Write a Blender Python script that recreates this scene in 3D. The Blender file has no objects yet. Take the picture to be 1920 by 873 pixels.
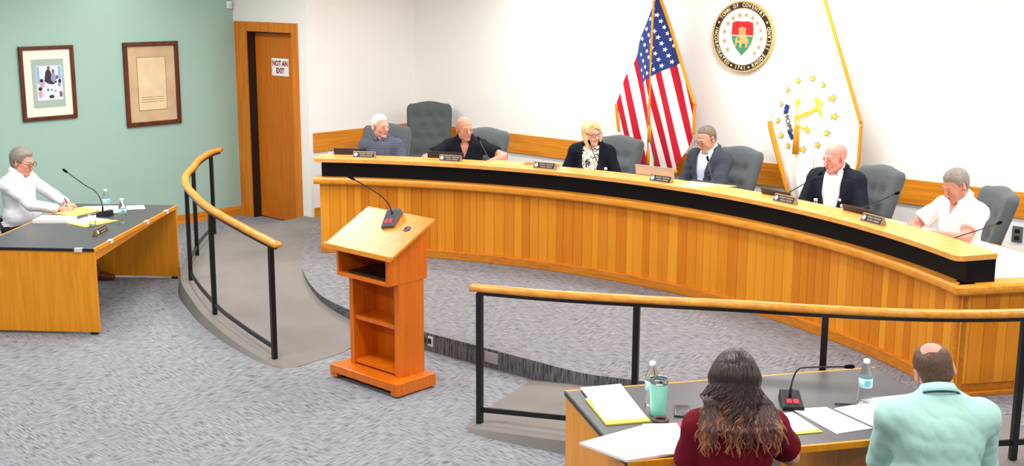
import bpy, bmesh, math, random
import numpy as np
from math import sin, cos, pi, radians, sqrt, atan2, hypot
from mathutils import Vector, Matrix

S = bpy.context.scene
C = S.collection
random.seed(7)
rng = np.random.default_rng(7)

# ------------------------------------------------------------------ camera
cd = bpy.data.cameras.new('camera')
cd.sensor_width = 36.0
cd.lens = 2280.0 / 1920.0 * 36.0
cd.clip_start = 0.1
cam = bpy.data.objects.new('camera', cd)
C.objects.link(cam)
cam.matrix_world = (Matrix.Translation((0, 0, 2.9)) @ Matrix.Rotation(radians(42.5), 4, 'Z')
                    @ Matrix.Rotation(radians(90 - 11.6), 4, 'X') @ Matrix.Rotation(radians(0.25), 4, 'Z'))
S.camera = cam

# ------------------------------------------------------------------ world, lamps, exposure
w = bpy.data.worlds.new('world')
S.world = w
w.use_nodes = True
w.node_tree.nodes['Background'].inputs[0].default_value = (1.0, 0.98, 0.96, 1)
w.node_tree.nodes['Background'].inputs[1].default_value = 0.05
S.view_settings.view_transform = 'Standard'
S.view_settings.look = 'None'
S.view_settings.exposure = 0.0
S.view_settings.gamma = 1.0
S.view_settings.use_curve_mapping = False
S.cycles.use_denoising = True
S.cycles.max_bounces = 8
S.cycles.diffuse_bounces = 4
S.cycles.glossy_bounces = 3
S.cycles.transmission_bounces = 8
S.cycles.transparent_max_bounces = 16
S.cycles.sample_clamp_indirect = 6.0

LAMP_POWER = 58.0
# recessed fluorescent fixtures of the ceiling (two by four feet each), plus one added fill light
for lx, ly, k in [(-10.2, 1.5, 1), (-10.2, 4.6, 1), (-10.6, 7.0, .9), (-7.0, 1.5, 1), (-7.0, 4.6, 1), (-9.5, 6.5, .75), (-12.0, 7.2, .18),  # the dim last one is a fill added to brighten the door wall
                  (-3.8, 1.5, 1), (-3.8, 4.6, 1), (-5.6, 7.4, .75), (-2.6, 7.4, .8), (-0.6, 1.5, 1), (-0.6, 4.6, 1), (0.6, 7.4, 1),
                  (-8.6, 9.45, 1.2), (-5.6, 9.45, 1.15), (-2.6, 9.45, 1.15)]:
    ld = bpy.data.lights.new('ceiling_and_fill_light', 'AREA')
    ld.shape = 'RECTANGLE'
    ld.size, ld.size_y = 1.2, 0.6
    ld.energy = LAMP_POWER * k
    ld.color = (1.0, 0.985, 0.965)
    lo = bpy.data.objects.new('ceiling_and_fill_light', ld)
    C.objects.link(lo)
    lo.location = (lx, ly, 3.27)

# ------------------------------------------------------------------ materials
def srgb(r, g, b):
    return tuple(((c / 255.0) / 12.92 if c <= 10 else ((c / 255.0 + 0.055) / 1.055) ** 2.4) for c in (r, g, b)) + (1.0,)

def new_mat(name):
    m = bpy.data.materials.new(name)
    m.use_nodes = True
    nt = m.node_tree
    return m, nt, nt.nodes['Principled BSDF']

def plain(name, rgb, rough=0.6, metal=0.0, spec=0.5, trans=0.0, ior=1.45, noise=0.0, nscale=30.0, emis=None, sheen=0.0, bump=0.0, bscale=200.0):
    m, nt, p = new_mat(name)
    col = srgb(*rgb)
    p.inputs['Base Color'].default_value = col
    p.inputs['Roughness'].default_value = rough
    p.inputs['Metallic'].default_value = metal
    p.inputs['Specular IOR Level'].default_value = spec
    p.inputs['IOR'].default_value = ior
    p.inputs['Transmission Weight'].default_value = trans
    if sheen:
        p.inputs['Sheen Weight'].default_value = sheen
    if emis:
        p.inputs['Emission Color'].default_value = srgb(*emis[0])
        p.inputs['Emission Strength'].default_value = emis[1]
    tc = nt.nodes.new('ShaderNodeTexCoord')
    if noise:
        n = nt.nodes.new('ShaderNodeTexNoise')
        n.inputs['Scale'].default_value = nscale
        n.inputs['Detail'].default_value = 4
        nt.links.new(tc.outputs['Object'], n.inputs['Vector'])
        r = nt.nodes.new('ShaderNodeValToRGB')
        r.color_ramp.elements[0].position = 0.3
        r.color_ramp.elements[1].position = 0.7
        r.color_ramp.elements[0].color = tuple(c * (1 - noise) for c in col[:3]) + (1,)
        r.color_ramp.elements[1].color = tuple(min(1, c * (1 + noise)) for c in col[:3]) + (1,)
        nt.links.new(n.outputs['Fac'], r.inputs['Fac'])
        nt.links.new(r.outputs['Color'], p.inputs['Base Color'])
    if bump:
        n2 = nt.nodes.new('ShaderNodeTexNoise')
        n2.inputs['Scale'].default_value = bscale
        nt.links.new(tc.outputs['Object'], n2.inputs['Vector'])
        b = nt.nodes.new('ShaderNodeBump')
        b.inputs['Strength'].default_value = bump
        b.inputs['Distance'].default_value = 0.004
        nt.links.new(n2.outputs['Fac'], b.inputs['Height'])
        nt.links.new(b.outputs['Normal'], p.inputs['Normal'])
    return m

def wood(name, light, dark, axis='Z', rough=0.35, scale=1.0, spec=0.4, coat=0.0):
    """grain running along one object axis"""
    m, nt, p = new_mat(name)
    tc = nt.nodes.new('ShaderNodeTexCoord')
    mp = nt.nodes.new('ShaderNodeMapping')
    s = {'X': (1.2, 22, 22), 'Y': (22, 1.2, 22), 'Z': (22, 22, 1.2)}[axis]
    mp.inputs['Scale'].default_value = tuple(v * scale for v in s)
    nt.links.new(tc.outputs['Object'], mp.inputs['Vector'])
    n = nt.nodes.new('ShaderNodeTexNoise')
    n.inputs['Scale'].default_value = 1.6
    n.inputs['Detail'].default_value = 6
    n.inputs['Distortion'].default_value = 0.6
    nt.links.new(mp.outputs['Vector'], n.inputs['Vector'])
    r = nt.nodes.new('ShaderNodeValToRGB')
    r.color_ramp.elements[0].position = 0.32
    r.color_ramp.elements[1].position = 0.66
    r.color_ramp.elements[0].color = srgb(*dark)
    r.color_ramp.elements[1].color = srgb(*light)
    nt.links.new(n.outputs['Fac'], r.inputs['Fac'])
    nt.links.new(r.outputs['Color'], p.inputs['Base Color'])
    p.inputs['Roughness'].default_value = rough
    p.inputs['Specular IOR Level'].default_value = spec
    p.inputs['Coat Weight'].default_value = coat
    p.inputs['Coat Roughness'].default_value = 0.28
    return m

def plank_wood(name):
    """boards: a tone per board from the 'board' face attribute, grain upright"""
    m, nt, p = new_mat(name)
    at = nt.nodes.new('ShaderNodeAttribute')
    at.attribute_name = 'board'
    tc = nt.nodes.new('ShaderNodeTexCoord')
    mp = nt.nodes.new('ShaderNodeMapping')
    mp.inputs['Scale'].default_value = (26, 26, 1.3)
    nt.links.new(tc.outputs['Object'], mp.inputs['Vector'])
    n = nt.nodes.new('ShaderNodeTexNoise')
    n.inputs['Scale'].default_value = 1.5
    n.inputs['Detail'].default_value = 5
    nt.links.new(mp.outputs['Vector'], n.inputs['Vector'])
    a = nt.nodes.new('ShaderNodeMath'); a.operation = 'MULTIPLY'; a.inputs[1].default_value = 0.62
    nt.links.new(at.outputs['Fac'], a.inputs[0])
    b = nt.nodes.new('ShaderNodeMath'); b.operation = 'MULTIPLY'; b.inputs[1].default_value = 0.38
    nt.links.new(n.outputs['Fac'], b.inputs[0])
    c = nt.nodes.new('ShaderNodeMath'); c.operation = 'ADD'
    nt.links.new(a.outputs[0], c.inputs[0]); nt.links.new(b.outputs[0], c.inputs[1])
    r = nt.nodes.new('ShaderNodeValToRGB')
    r.color_ramp.elements[0].position = 0.1
    r.color_ramp.elements[1].position = 0.95
    r.color_ramp.elements[0].color = srgb(206, 116, 14)
    r.color_ramp.elements[1].color = srgb(242, 164, 44)
    nt.links.new(c.outputs[0], r.inputs['Fac'])
    nt.links.new(r.outputs['Color'], p.inputs['Base Color'])
    p.inputs['Roughness'].default_value = 0.42
    p.inputs['Specular IOR Level'].default_value = 0.3
    return m

def carpet(name, light, mid, dark, s1, s2, patch=1.6):
    """woven dashes running both ways"""
    m, nt, p = new_mat(name)
    L = nt.links
    tc = nt.nodes.new('ShaderNodeTexCoord')
    def streak(scale):
        mp = nt.nodes.new('ShaderNodeMapping')
        mp.inputs['Scale'].default_value = scale
        L.new(tc.outputs['Object'], mp.inputs['Vector'])
        n = nt.nodes.new('ShaderNodeTexNoise')
        n.inputs['Scale'].default_value = 1.0
        n.inputs['Detail'].default_value = 2.5
        n.inputs['Roughness'].default_value = 0.6
        L.new(mp.outputs['Vector'], n.inputs['Vector'])
        return n.outputs['Fac']
    a, b = streak(s1), streak(s2)
    pn = nt.nodes.new('ShaderNodeTexNoise')
    pn.inputs['Scale'].default_value = patch
    pn.inputs['Detail'].default_value = 1.0
    L.new(tc.outputs['Object'], pn.inputs['Vector'])
    pr = nt.nodes.new('ShaderNodeValToRGB')
    pr.color_ramp.elements[0].position = 0.44
    pr.color_ramp.elements[1].position = 0.56
    L.new(pn.outputs['Fac'], pr.inputs['Fac'])
    mx = nt.nodes.new('ShaderNodeMix')
    L.new(pr.outputs['Color'], mx.inputs['Factor'])
    L.new(a, mx.inputs['A']); L.new(b, mx.inputs['B'])
    r = nt.nodes.new('ShaderNodeValToRGB')
    e = r.color_ramp.elements
    e[0].position, e[0].color = 0.36, srgb(*dark)
    e[1].position, e[1].color = 0.60, srgb(*light)
    k = e.new(0.47); k.color = srgb(*mid)
    L.new(mx.outputs['Result'], r.inputs['Fac'])
    L.new(r.outputs['Color'], p.inputs['Base Color'])
    p.inputs['Roughness'].default_value = 0.95
    p.inputs['Specular IOR Level'].default_value = 0.1
    bp = nt.nodes.new('ShaderNodeBump')
    bp.inputs['Strength'].default_value = 0.25
    bp.inputs['Distance'].default_value = 0.004
    L.new(mx.outputs['Result'], bp.inputs['Height'])
    L.new(bp.outputs['Normal'], p.inputs['Normal'])
    return m

M = {}
M['green_paint'] = plain('green_paint', (163, 194, 182), 0.7, spec=0.2)
M['white_paint'] = plain('white_paint', (240, 238, 234), 0.75, spec=0.2)
M['ceiling'] = plain('ceiling_tile', (236, 235, 232), 0.9, spec=0.1, noise=0.04, nscale=60)
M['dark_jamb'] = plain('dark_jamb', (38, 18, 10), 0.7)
M['carpet'] = carpet('floor_carpet', (154, 156, 161), (134, 136, 141), (96, 99, 106), (11, 84, 20), (84, 11, 20))
M['carpet_dais_shaded'] = carpet('dais_carpet_shaded', (146, 145, 147), (125, 124, 128), (92, 92, 97), (11, 84, 20), (84, 11, 20))  # same carpet as the floor, lower light on the dais put into its colour
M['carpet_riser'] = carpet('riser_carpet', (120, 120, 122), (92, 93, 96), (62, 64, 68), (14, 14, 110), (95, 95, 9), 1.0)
M['ramp'] = plain('ramp_carpet', (131, 126, 122), 0.95, spec=0.1, noise=0.06, nscale=2.5, bump=0.2, bscale=400)
M['oak'] = wood('oak_trim', (226, 146, 40), (200, 116, 20), 'X')
M['oak_y'] = wood('oak_trim_y', (226, 146, 40), (200, 116, 20), 'Y')
M['oak_z'] = wood('oak_upright', (220, 132, 26), (196, 106, 14), 'Z')
M['door_wood'] = wood('door_veneer', (206, 116, 16), (190, 100, 10), 'Z', rough=0.5)
M['rail_oak'] = wood('rail_oak', (232, 162, 66), (208, 130, 38), 'X', rough=0.3)
M['dais_top'] = wood('dais_counter', (240, 178, 92), (226, 156, 66), 'X', rough=0.3)
M['dais_trim'] = wood('dais_trim', (236, 160, 54), (218, 136, 32), 'X', rough=0.35)
M['dais_base'] = wood('dais_base', (214, 134, 34), (194, 112, 22), 'X', rough=0.4)
M['plank'] = plank_wood('dais_boards')
M['lectern'] = wood('lectern_veneer', (222, 116, 12), (204, 98, 6), 'Z', rough=0.34, coat=0.15)
M['lectern_top'] = wood('lectern_top_veneer', (232, 148, 34), (216, 124, 18), 'Y', rough=0.36, coat=0.25)
M['desk_wood'] = wood('desk_veneer', (240, 158, 28), (224, 138, 16), 'Z', rough=0.4)
M['laminate'] = plain('dark_laminate', (74, 76, 80), 0.36, spec=0.5, noise=0.06, nscale=90)
M['black_edge'] = plain('black_edge', (26, 27, 30), 0.4)
M['black_band'] = plain('black_band', (9, 9, 12), 0.55, spec=0.25)
M['black_metal'] = plain('black_metal', (14, 14, 17), 0.35, spec=0.5)
M['black_plastic'] = plain('black_plastic', (22, 23, 26), 0.38)
M['grey_plastic'] = plain('grey_plastic', (74, 76, 82), 0.3)
M['foam'] = plain('mic_foam', (16, 16, 18), 0.95, spec=0.1)
M['red_button'] = plain('red_button', (190, 40, 60), 0.4, emis=((220, 30, 60), 0.35))
M['white_laminate'] = plain('white_laminate', (242, 236, 226), 0.4)
M['paper'] = plain('paper', (246, 245, 242), 0.8, spec=0.2)
M['yellow_folder'] = plain('yellow_folder', (240, 216, 96), 0.7, spec=0.2)
M['manila'] = plain('manila', (240, 210, 112), 0.7, spec=0.2)
M['pink'] = plain('pink_tab', (226, 60, 110), 0.6)
M['fabric_grey'] = plain('chair_tweed', (86, 92, 95), 0.95, spec=0.15, noise=0.1, nscale=160, sheen=0.15, bump=0.2, bscale=500)
M['fabric_green'] = plain('chair_green_tweed', (80, 88, 87), 0.95, spec=0.15, noise=0.1, nscale=160, sheen=0.1, bump=0.2, bscale=500)
M['fabric_navy'] = plain('chair_navy', (24, 26, 40), 0.9, spec=0.15)
M['chrome'] = plain('chrome', (190, 192, 196), 0.15, metal=1.0)
M['bronze'] = plain('nameplate_bronze', (172, 138, 112), 0.35, metal=0.6)
M['plate_black'] = plain('nameplate_face', (30, 20, 16), 0.35)
M['plate_text'] = plain('nameplate_text', (176, 160, 128), 0.5)
M['white_enamel'] = plain('white_enamel', (244, 242, 238), 0.5)
M['gold'] = plain('gold_fringe', (216, 144, 30), 0.6, spec=0.3, noise=0.15, nscale=120)
M['gold_metal'] = plain('gold_metal', (212, 176, 96), 0.3, metal=0.8)
M['flag_red'] = plain('flag_red', (186, 16, 44), 0.7, spec=0.2, sheen=0.2)
M['flag_white'] = plain('flag_white', (240, 236, 236), 0.7, spec=0.2)
M['flag_blue'] = plain('flag_blue', (38, 58, 122), 0.7, spec=0.2)
M['silver_plate'] = plain('brushed_plate', (176, 174, 172), 0.5, metal=0.3)
M['ivory_plastic'] = plain('ivory_plastic', (214, 212, 210), 0.5)
M['grey_outlet'] = plain('grey_outlet', (92, 92, 96), 0.5)
M['brown_band'] = plain('brown_band', (98, 74, 62), .5)
M['flag_cream'] = plain('flag_cream', (244, 240, 234), .75, spec=.2)
M['flag_gold'] = plain('flag_gold', (240, 196, 60), .6, spec=.2)
M['flag_ribbon'] = plain('flag_ribbon', (232, 222, 206), .7)
M['flag_ink'] = plain('flag_ink', (52, 50, 70), .7)
M['gold_pale'] = plain('gold_pale', (244, 214, 140), .6)
M['seal_gold'] = plain('seal_gold', (206, 178, 112), .4, metal=.3)
M['seal_black'] = plain('seal_black', (44, 28, 26), .5)
M['seal_white'] = plain('seal_white', (246, 243, 236), .6)
M['seal_star'] = plain('seal_star', (168, 150, 108), .6)
M['seal_text'] = plain('seal_text', (224, 206, 164), .6)
M['seal_red'] = plain('seal_red', (196, 24, 34), .5)
M['seal_green'] = plain('seal_green', (58, 132, 100), .5)

# ------------------------------------------------------------------ mesh helpers
class MB:
    """collects shapes for one mesh object"""
    def __init__(self):
        self.v, self.f, self.mi, self.sm = [], [], [], []
    def add(self, verts, faces, mi=0, smooth=False):
        o = len(self.v)
        self.v += [tuple(float(c) for c in p) for p in verts]
        for q in faces:
            self.f.append(tuple(i + o for i in q)); self.mi.append(mi); self.sm.append(smooth)
        return self
    def box(self, a, b, mi=0, mat=None, bevel=0.0, seg=2):
        x0, y0, z0 = a; x1, y1, z1 = b
        if bevel > 0:
            bm = bmesh.new()
            bmesh.ops.create_cube(bm, size=1.0)
            bmesh.ops.scale(bm, vec=(x1 - x0, y1 - y0, z1 - z0), verts=bm.verts)
            bmesh.ops.translate(bm, vec=((x0 + x1) / 2, (y0 + y1) / 2, (z0 + z1) / 2), verts=bm.verts)
            bmesh.ops.bevel(bm, geom=list(bm.edges), offset=bevel, segments=seg, profile=0.5, affect='EDGES')
            bm.verts.index_update()
            vs = [v.co.copy() for v in bm.verts]; fs = [[v.index for v in f.verts] for f in bm.faces]
            bm.free()
            sm = True
        else:
            vs = [Vector(p) for p in [(x0, y0, z0), (x1, y0, z0), (x1, y1, z0), (x0, y1, z0), (x0, y0, z1), (x1, y0, z1), (x1, y1, z1), (x0, y1, z1)]]
            fs = [(0, 3, 2, 1), (4, 5, 6, 7), (0, 1, 5, 4), (1, 2, 6, 5), (2, 3, 7, 6), (3, 0, 4, 7)]
            sm = False
        if mat is not None:
            vs = [mat @ v for v in vs]
        return self.add(vs, fs, mi, sm)
    def prism(self, poly, z0, z1, mi=0, mat=None):
        """vertical prism; z0, z1 numbers or functions of (x, y)"""
        n = len(poly)
        fz0 = z0 if callable(z0) else (lambda x, y: z0)
        fz1 = z1 if callable(z1) else (lambda x, y: z1)
        vs = [Vector((x, y, fz0(x, y))) for x, y in poly] + [Vector((x, y, fz1(x, y))) for x, y in poly]
        if mat is not None:
            vs = [mat @ v for v in vs]
        fs = [tuple(range(n - 1, -1, -1)), tuple(range(n, 2 * n))] + [(i, (i + 1) % n, n + (i + 1) % n, n + i) for i in range(n)]
        return self.add(vs, fs, mi)
    def tube(self, pts, r, n=10, mi=0, caps=True, flat=None):
        pts = [Vector(p) for p in pts]
        rs = r if hasattr(r, '__len__') else [r] * len(pts)
        vs, fs = [], []
        up = None
        for i, p in enumerate(pts):
            d = (pts[min(i + 1, len(pts) - 1)] - pts[max(i - 1, 0)])
            if d.length < 1e-9: d = Vector((0, 0, 1))
            d.normalize()
            if up is None:
                up = Vector((0, 0, 1)) if abs(d.z) < 0.9 else Vector((1, 0, 0))
            u = (up - d * up.dot(d)).normalized()
            v = d.cross(u)
            up = u
            for k in range(n):
                a = 2 * pi * k / n
                vs.append(p + u * cos(a) * rs[i] * (flat or 1) + v * sin(a) * rs[i])
        for i in range(len(pts) - 1):
            for k in range(n):
                fs.append((i * n + k, i * n + (k + 1) % n, (i + 1) * n + (k + 1) % n, (i + 1) * n + k))
        if caps:
            fs.append(tuple(range(n - 1, -1, -1)))
            fs.append(tuple((len(pts) - 1) * n + k for k in range(n)))
        return self.add(vs, fs, mi, True)
    def sweep(self, pts, prof, mi=0, smooth=False, closed=False):
        """profile (side, up) swept along points, upright"""
        pts = [Vector(p) for p in pts]
        n, m = len(prof), len(pts)
        vs, fs = [], []
        for i, p in enumerate(pts):
            d = pts[min(i + 1, m - 1)] - pts[max(i - 1, 0)]
            h = Vector((d.x, d.y, 0))
            h.normalize()
            s = Vector((h.y, -h.x, 0))
            for a, b in prof:
                vs.append(p + s * a + Vector((0, 0, b)))
        for i in range(m - 1):
            for k in range(n):
                fs.append((i * n + k, i * n + (k + 1) % n, (i + 1) * n + (k + 1) % n, (i + 1) * n + k))
        fs.append(tuple(range(n - 1, -1, -1))); fs.append(tuple((m - 1) * n + k for k in range(n)))
        return self.add(vs, fs, mi, smooth)
    def lathe(self, prof, n=20, mi=0, at=(0, 0, 0), mat=None):
        """profile (radius, height) turned about the upright axis"""
        vs, fs = [], []
        for r, z in prof:
            for k in range(n):
                a = 2 * pi * k / n
                vs.append(Vector((r * cos(a), r * sin(a), z)))
        for i in range(len(prof) - 1):
            for k in range(n):
                fs.append((i * n + k, i * n + (k + 1) % n, (i + 1) * n + (k + 1) % n, (i + 1) * n + k))
        if prof[0][0] > 1e-6: fs.append(tuple(range(n - 1, -1, -1)))
        if prof[-1][0] > 1e-6: fs.append(tuple((len(prof) - 1) * n + k for k in range(n)))
        if mat is not None:
            vs = [mat @ v for v in vs]
        vs = [v + Vector(at) for v in vs]
        return self.add(vs, fs, mi, True)
    def slab(self, poly, to3d, thick, mi=0):
        """flat polygon with a thickness, placed by to3d(x, y, depth)"""
        n = len(poly)
        vs = [to3d(x, y, 0.0) for x, y in poly] + [to3d(x, y, thick) for x, y in poly]
        fs = [tuple(range(n - 1, -1, -1)), tuple(range(n, 2 * n))] + [(i, (i + 1) % n, n + (i + 1) % n, n + i) for i in range(n)]
        return self.add(vs, fs, mi)
    def build(self, name, mats, parent=None, bevel=0.0, fix=True):
        me = bpy.data.meshes.new(name)
        me.from_pydata(self.v, [], self.f)
        for m in (mats if isinstance(mats, (list, tuple)) else [mats]):
            me.materials.append(M[m] if isinstance(m, str) else m)
        me.polygons.foreach_set('material_index', self.mi)
        me.polygons.foreach_set('use_smooth', self.sm)
        if fix:
            bm = bmesh.new(); bm.from_mesh(me)
            bmesh.ops.recalc_face_normals(bm, faces=bm.faces)
            bm.to_mesh(me); bm.free()
        me.update()
        o = bpy.data.objects.new(name, me)
        C.objects.link(o)
        if parent is not None:
            o.parent = parent
        if bevel > 0:
            md = o.modifiers.new('bevel', 'BEVEL')
            md.width = bevel; md.segments = 2; md.limit_method = 'ANGLE'; md.angle_limit = radians(40)
            md.harden_normals = False
        return o

def tag(o, label, cat, group=None):
    o['label'] = label; o['category'] = cat
    if group: o['group'] = group
    return o
def thing(name, label, cat, loc=(0, 0, 0), rz=0.0, group=None):
    o = bpy.data.objects.new(name, None)
    o.empty_display_size = 0.1
    C.objects.link(o)
    o.location = loc; o.rotation_euler = (0, 0, rz)
    return tag(o, label, cat, group)
def struct(o):
    o['kind'] = 'structure'
    return o
def dup(root, loc, rz, label, group=None):
    r = root.copy(); C.objects.link(r)
    r.location = loc; r.rotation_euler = (0, 0, rz); r['label'] = label
    if group: r['group'] = group
    for ch in list(root.children):
        c = ch.copy(); C.objects.link(c); c.parent = r
        for g in list(ch.children):
            d = g.copy(); C.objects.link(d); d.parent = c
    return r
def T(x=0, y=0, z=0): return Matrix.Translation((x, y, z))
def RZ(a): return Matrix.Rotation(a, 4, 'Z')
def RX(a): return Matrix.Rotation(a, 4, 'X')
def RY(a): return Matrix.Rotation(a, 4, 'Y')

def text_polys(s, size=1.0, bold=0.0):
    """letter outlines of the built-in font as (verts2d, faces)"""
    cu = bpy.data.curves.new('t', 'FONT')
    cu.body = s; cu.size = size; cu.align_x = 'CENTER'; cu.align_y = 'CENTER'; cu.resolution_u = 3; cu.offset = bold
    ob = bpy.data.objects.new('t', cu); C.objects.link(ob)
    dg = bpy.context.evaluated_depsgraph_get()
    me = bpy.data.meshes.new_from_object(ob.evaluated_get(dg))
    vs = [(v.co.x, v.co.y) for v in me.vertices]; fs = [tuple(p.vertices) for p in me.polygons]
    bpy.data.objects.remove(ob); bpy.data.curves.remove(cu); bpy.data.meshes.remove(me)
    return vs, fs
def star2d(cx, cy, r, rot=0.0, k=0.42):
    return [(cx + (r if i % 2 == 0 else r * k) * sin(rot + i * pi / 5), cy + (r if i % 2 == 0 else r * k) * cos(rot + i * pi / 5)) for i in range(10)]

# ------------------------------------------------------------------ the room
XG, YD, XR, YB, XE, YS, ZC = -12.84, 8.9, -11.4, 10.6, 4.0, -3.0, 3.3   # green wall, door wall, return, back wall, far ends
CX, CY = -6.411, 3.236                                                  # centre of the dais curve
ZD = 0.15                                                               # dais level
def polar(r, deg, z=0.0): return Vector((CX + r * cos(radians(deg)), CY + r * sin(radians(deg)), z))

struct(MB().box((XG - .2, YS - .2, -.1), (XE + .2, YB + .2, 0)).build('floor', 'carpet'))
struct(MB().box((XG - .2, YS - .2, ZC), (XE + .2, YB + .2, ZC + .1)).build('ceiling', 'ceiling'))
struct(MB().box((XG - .15, YS, 0), (XG, YD + .15, ZC)).build('wall_left', 'green_paint'))
DX0, DX1, DZ = -12.565, -11.672, 2.315
wm = MB().box((XG, YD, 0), (DX0, YD + .15, ZC)).box((DX1, YD, 0), (XR, YD + .15, ZC)).box((DX0, YD, DZ), (DX1, YD + .15, ZC))
struct(wm.build('wall_door', 'white_paint'))
struct(MB().box((XR - .15, YD + .15, 0), (XR, YB, ZC)).build('wall_return', 'white_paint'))
struct(MB().box((XR - .15, YB, 0), (XE, YB + .15, ZC)).build('wall_back', 'white_paint'))
struct(MB().box((XE, YS, 0), (XE + .15, YB + .15, ZC)).build('wall_right', 'white_paint'))
struct(MB().box((XG - .15, YS - .15, 0), (XE + .15, YS, ZC)).build('wall_front', 'white_paint'))
# baseboards and chair rail
struct(MB().box((XG, YS, 0), (XG + .018, YD - .02, .115)).build('baseboard_left', 'oak_y'))
struct(MB().box((XR, YD + .04, 0), (XR + .018, YB, .26)).build('baseboard_return', 'oak_y'))
struct(MB().box((XR, YB - .018, 0), (XE, YB, .26)).build('baseboard_back', 'oak'))
struct(MB().box((XR, YD + .05, .93), (XR + .02, YB - .02, 1.155)).build('trim_1', 'oak_y'))
struct(MB().box((XR, YB - .02, .93), (XE, YB, 1.155)).build('trim_2', 'oak'))

# door: frame, dark jamb, recessed leaf, sign
fr = MB()
fr.box((-12.81, YD - .02, 0), (DX0, YD, 2.43)).box((DX1, YD - .02, 0), (-11.56, YD, 2.43)).box((DX0, YD - .02, DZ), (DX1, YD, 2.43))
struct(fr.build('trim_3', 'oak_z', bevel=.003))
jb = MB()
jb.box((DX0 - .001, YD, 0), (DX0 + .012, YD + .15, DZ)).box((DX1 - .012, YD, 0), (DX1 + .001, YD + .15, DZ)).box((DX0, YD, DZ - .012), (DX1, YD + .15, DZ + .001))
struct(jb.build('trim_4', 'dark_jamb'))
LW = DX1 - DX0 - .03
leafM = T(DX1 - .015, YD + .105, 0)
leaf = struct(MB().box((-LW, 0, .012), (0, .045, DZ - .016), mat=leafM).build('door_1', 'door_wood', bevel=.002))
hg = MB()
for z in (.4, 1.2, 2.05):
    hg.box((-.012, -.006, z), (.0, .002, z + .1), mat=leafM)
hg.build('hinge', 'chrome', leaf)
sg = MB()
sx, sz = -12.057 - (DX1 - .015), 1.895
sg.box((sx - .165, -.004, sz - .105), (sx + .165, -.0005, sz + .105), mat=leafM)
for line, dz in (('NOT AN', .042), ('EXIT', -.045)):
    vs, fs = text_polys(line, .084, .004)
    sg.add([leafM @ Vector((sx + x * .92, -.0052, sz + dz + y)) for x, y in vs], fs, 1)
tag(sg.build('door_sign', ['paper', plain('sign_ink', (150, 30, 60), .7)], fix=False), 'white paper sign reading NOT AN EXIT on the door', 'sign')
sn = thing('wall_sensor', 'small white sensor box high in the corner above the door', 'sensor', (XG, YD - .07, 2.58))
MB().box((0, -.03, 0), (.05, .035, .09), bevel=.008).build('case', 'white_enamel', sn)
MB().box((.05, -.02, .02), (.056, .025, .06), bevel=.003).build('lens', 'ivory_plastic', sn)

# ------------------------------------------------------------------ dais platform and ramps
def catmull(pts, n=8):
    out = []
    P = [Vector(p) for p in pts]
    P = [P[0] * 2 - P[1]] + P + [P[-1] * 2 - P[-2]]
    for i in range(1, len(P) - 2):
        for k in range(n):
            t = k / n
            a, b, c, d = P[i - 1], P[i], P[i + 1], P[i + 2]
            out.append(0.5 * (2 * b + (c - a) * t + (2 * a - 5 * b + 4 * c - d) * t * t + (3 * b - a - 3 * c + d) * t ** 3))
    out.append(P[-2])
    return out
inner_left = [(-11.22, 8.82), (-10.36, 7.97), (-9.76, 7.45), (-9.04, 6.97), (-8.40, 6.64), (-7.83, 6.50), (-7.32, 6.465)]
inner_mid = [(-6.4, 6.49), (-5.75, 6.51), (-5.3, 6.53), (-4.95, 6.65), (-4.3, 6.90), (-3.6, 7.30), (-3.05, 7.75)]
edge = [(p.x, p.y) for p in catmull([(x, y, 0) for x, y in inner_left + inner_mid], 6)]
pl = edge + [(-2.2, 7.1), (-1.2, 8.2), (XE - .02, 8.6), (XE - .02, YB), (XR, YB), (XR, YD)]
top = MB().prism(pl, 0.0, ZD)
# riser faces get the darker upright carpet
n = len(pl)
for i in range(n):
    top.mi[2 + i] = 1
struct(top.build('floor_dais', ['carpet_dais_shaded', 'carpet_riser']))

post_left = [(-7.507, 5.458, .02), (-8.755, 5.756, .09), (-9.776, 6.181, .14), (-10.623, 6.807, ZD), (-11.427, 7.554, ZD)]
outer_left = [(-7.26, 5.40), (-7.51, 5.385), (-8.10, 5.48), (-8.78, 5.67), (-9.3, 5.87), (-9.82, 6.10), (-10.3, 6.42), (-10.70, 6.73), (-11.1, 7.08), (-11.47, 7.48), (-11.5, 8.0), (-11.53, 8.62), (-11.56, 8.895)]
il = [(-7.30, 5.98), (-7.5, 6.40), (-7.83, 6.50), (-8.40, 6.64), (-9.04, 6.97), (-9.4, 7.2), (-9.76, 7.45), (-10.06, 7.7), (-10.36, 7.97), (-10.8, 8.4), (-11.22, 8.82), (-11.3, 8.86), (-11.40, 8.895)]
def ramp_mesh(name, outer, inner, hz):
    oc = catmull([(x, y, 0) for x, y in outer], 6); ic = catmull([(x, y, 0) for x, y in inner], 6)
    m = MB(); n = len(oc); K = 6
    vs = []; fs = []; mi = []
    for i in range(n):
        z = hz(i / (n - 1))
        o, q = oc[i], ic[i]
        for k in range(K + 1):
            p = o.lerp(q, k / K)
            vs.append((p.x, p.y, z - (.012 if k == 0 else 0)))
        d = (o - q).normalized()
        vs.append((o.x + d.x * .03, o.y + d.y * .03, -.01)); vs.append((q.x, q.y, -.01))
    W = K + 3
    for i in range(n - 1):
        for k in range(K):
            fs.append((i * W + k, i * W + k + 1, (i + 1) * W + k + 1, (i + 1) * W + k))
        fs.append((i * W + K + 1, i * W, (i + 1) * W, (i + 1) * W + K + 1))
        fs.append((i * W + K, i * W + K + 2, (i + 1) * W + K + 2, (i + 1) * W + K))
    m.add(vs, fs, 0, False)
    o = m.build(name, 'ramp')
    return struct(o)
def ss(a, b, t):
    t = min(1, max(0, (t - a) / (b - a))); return t
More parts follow.
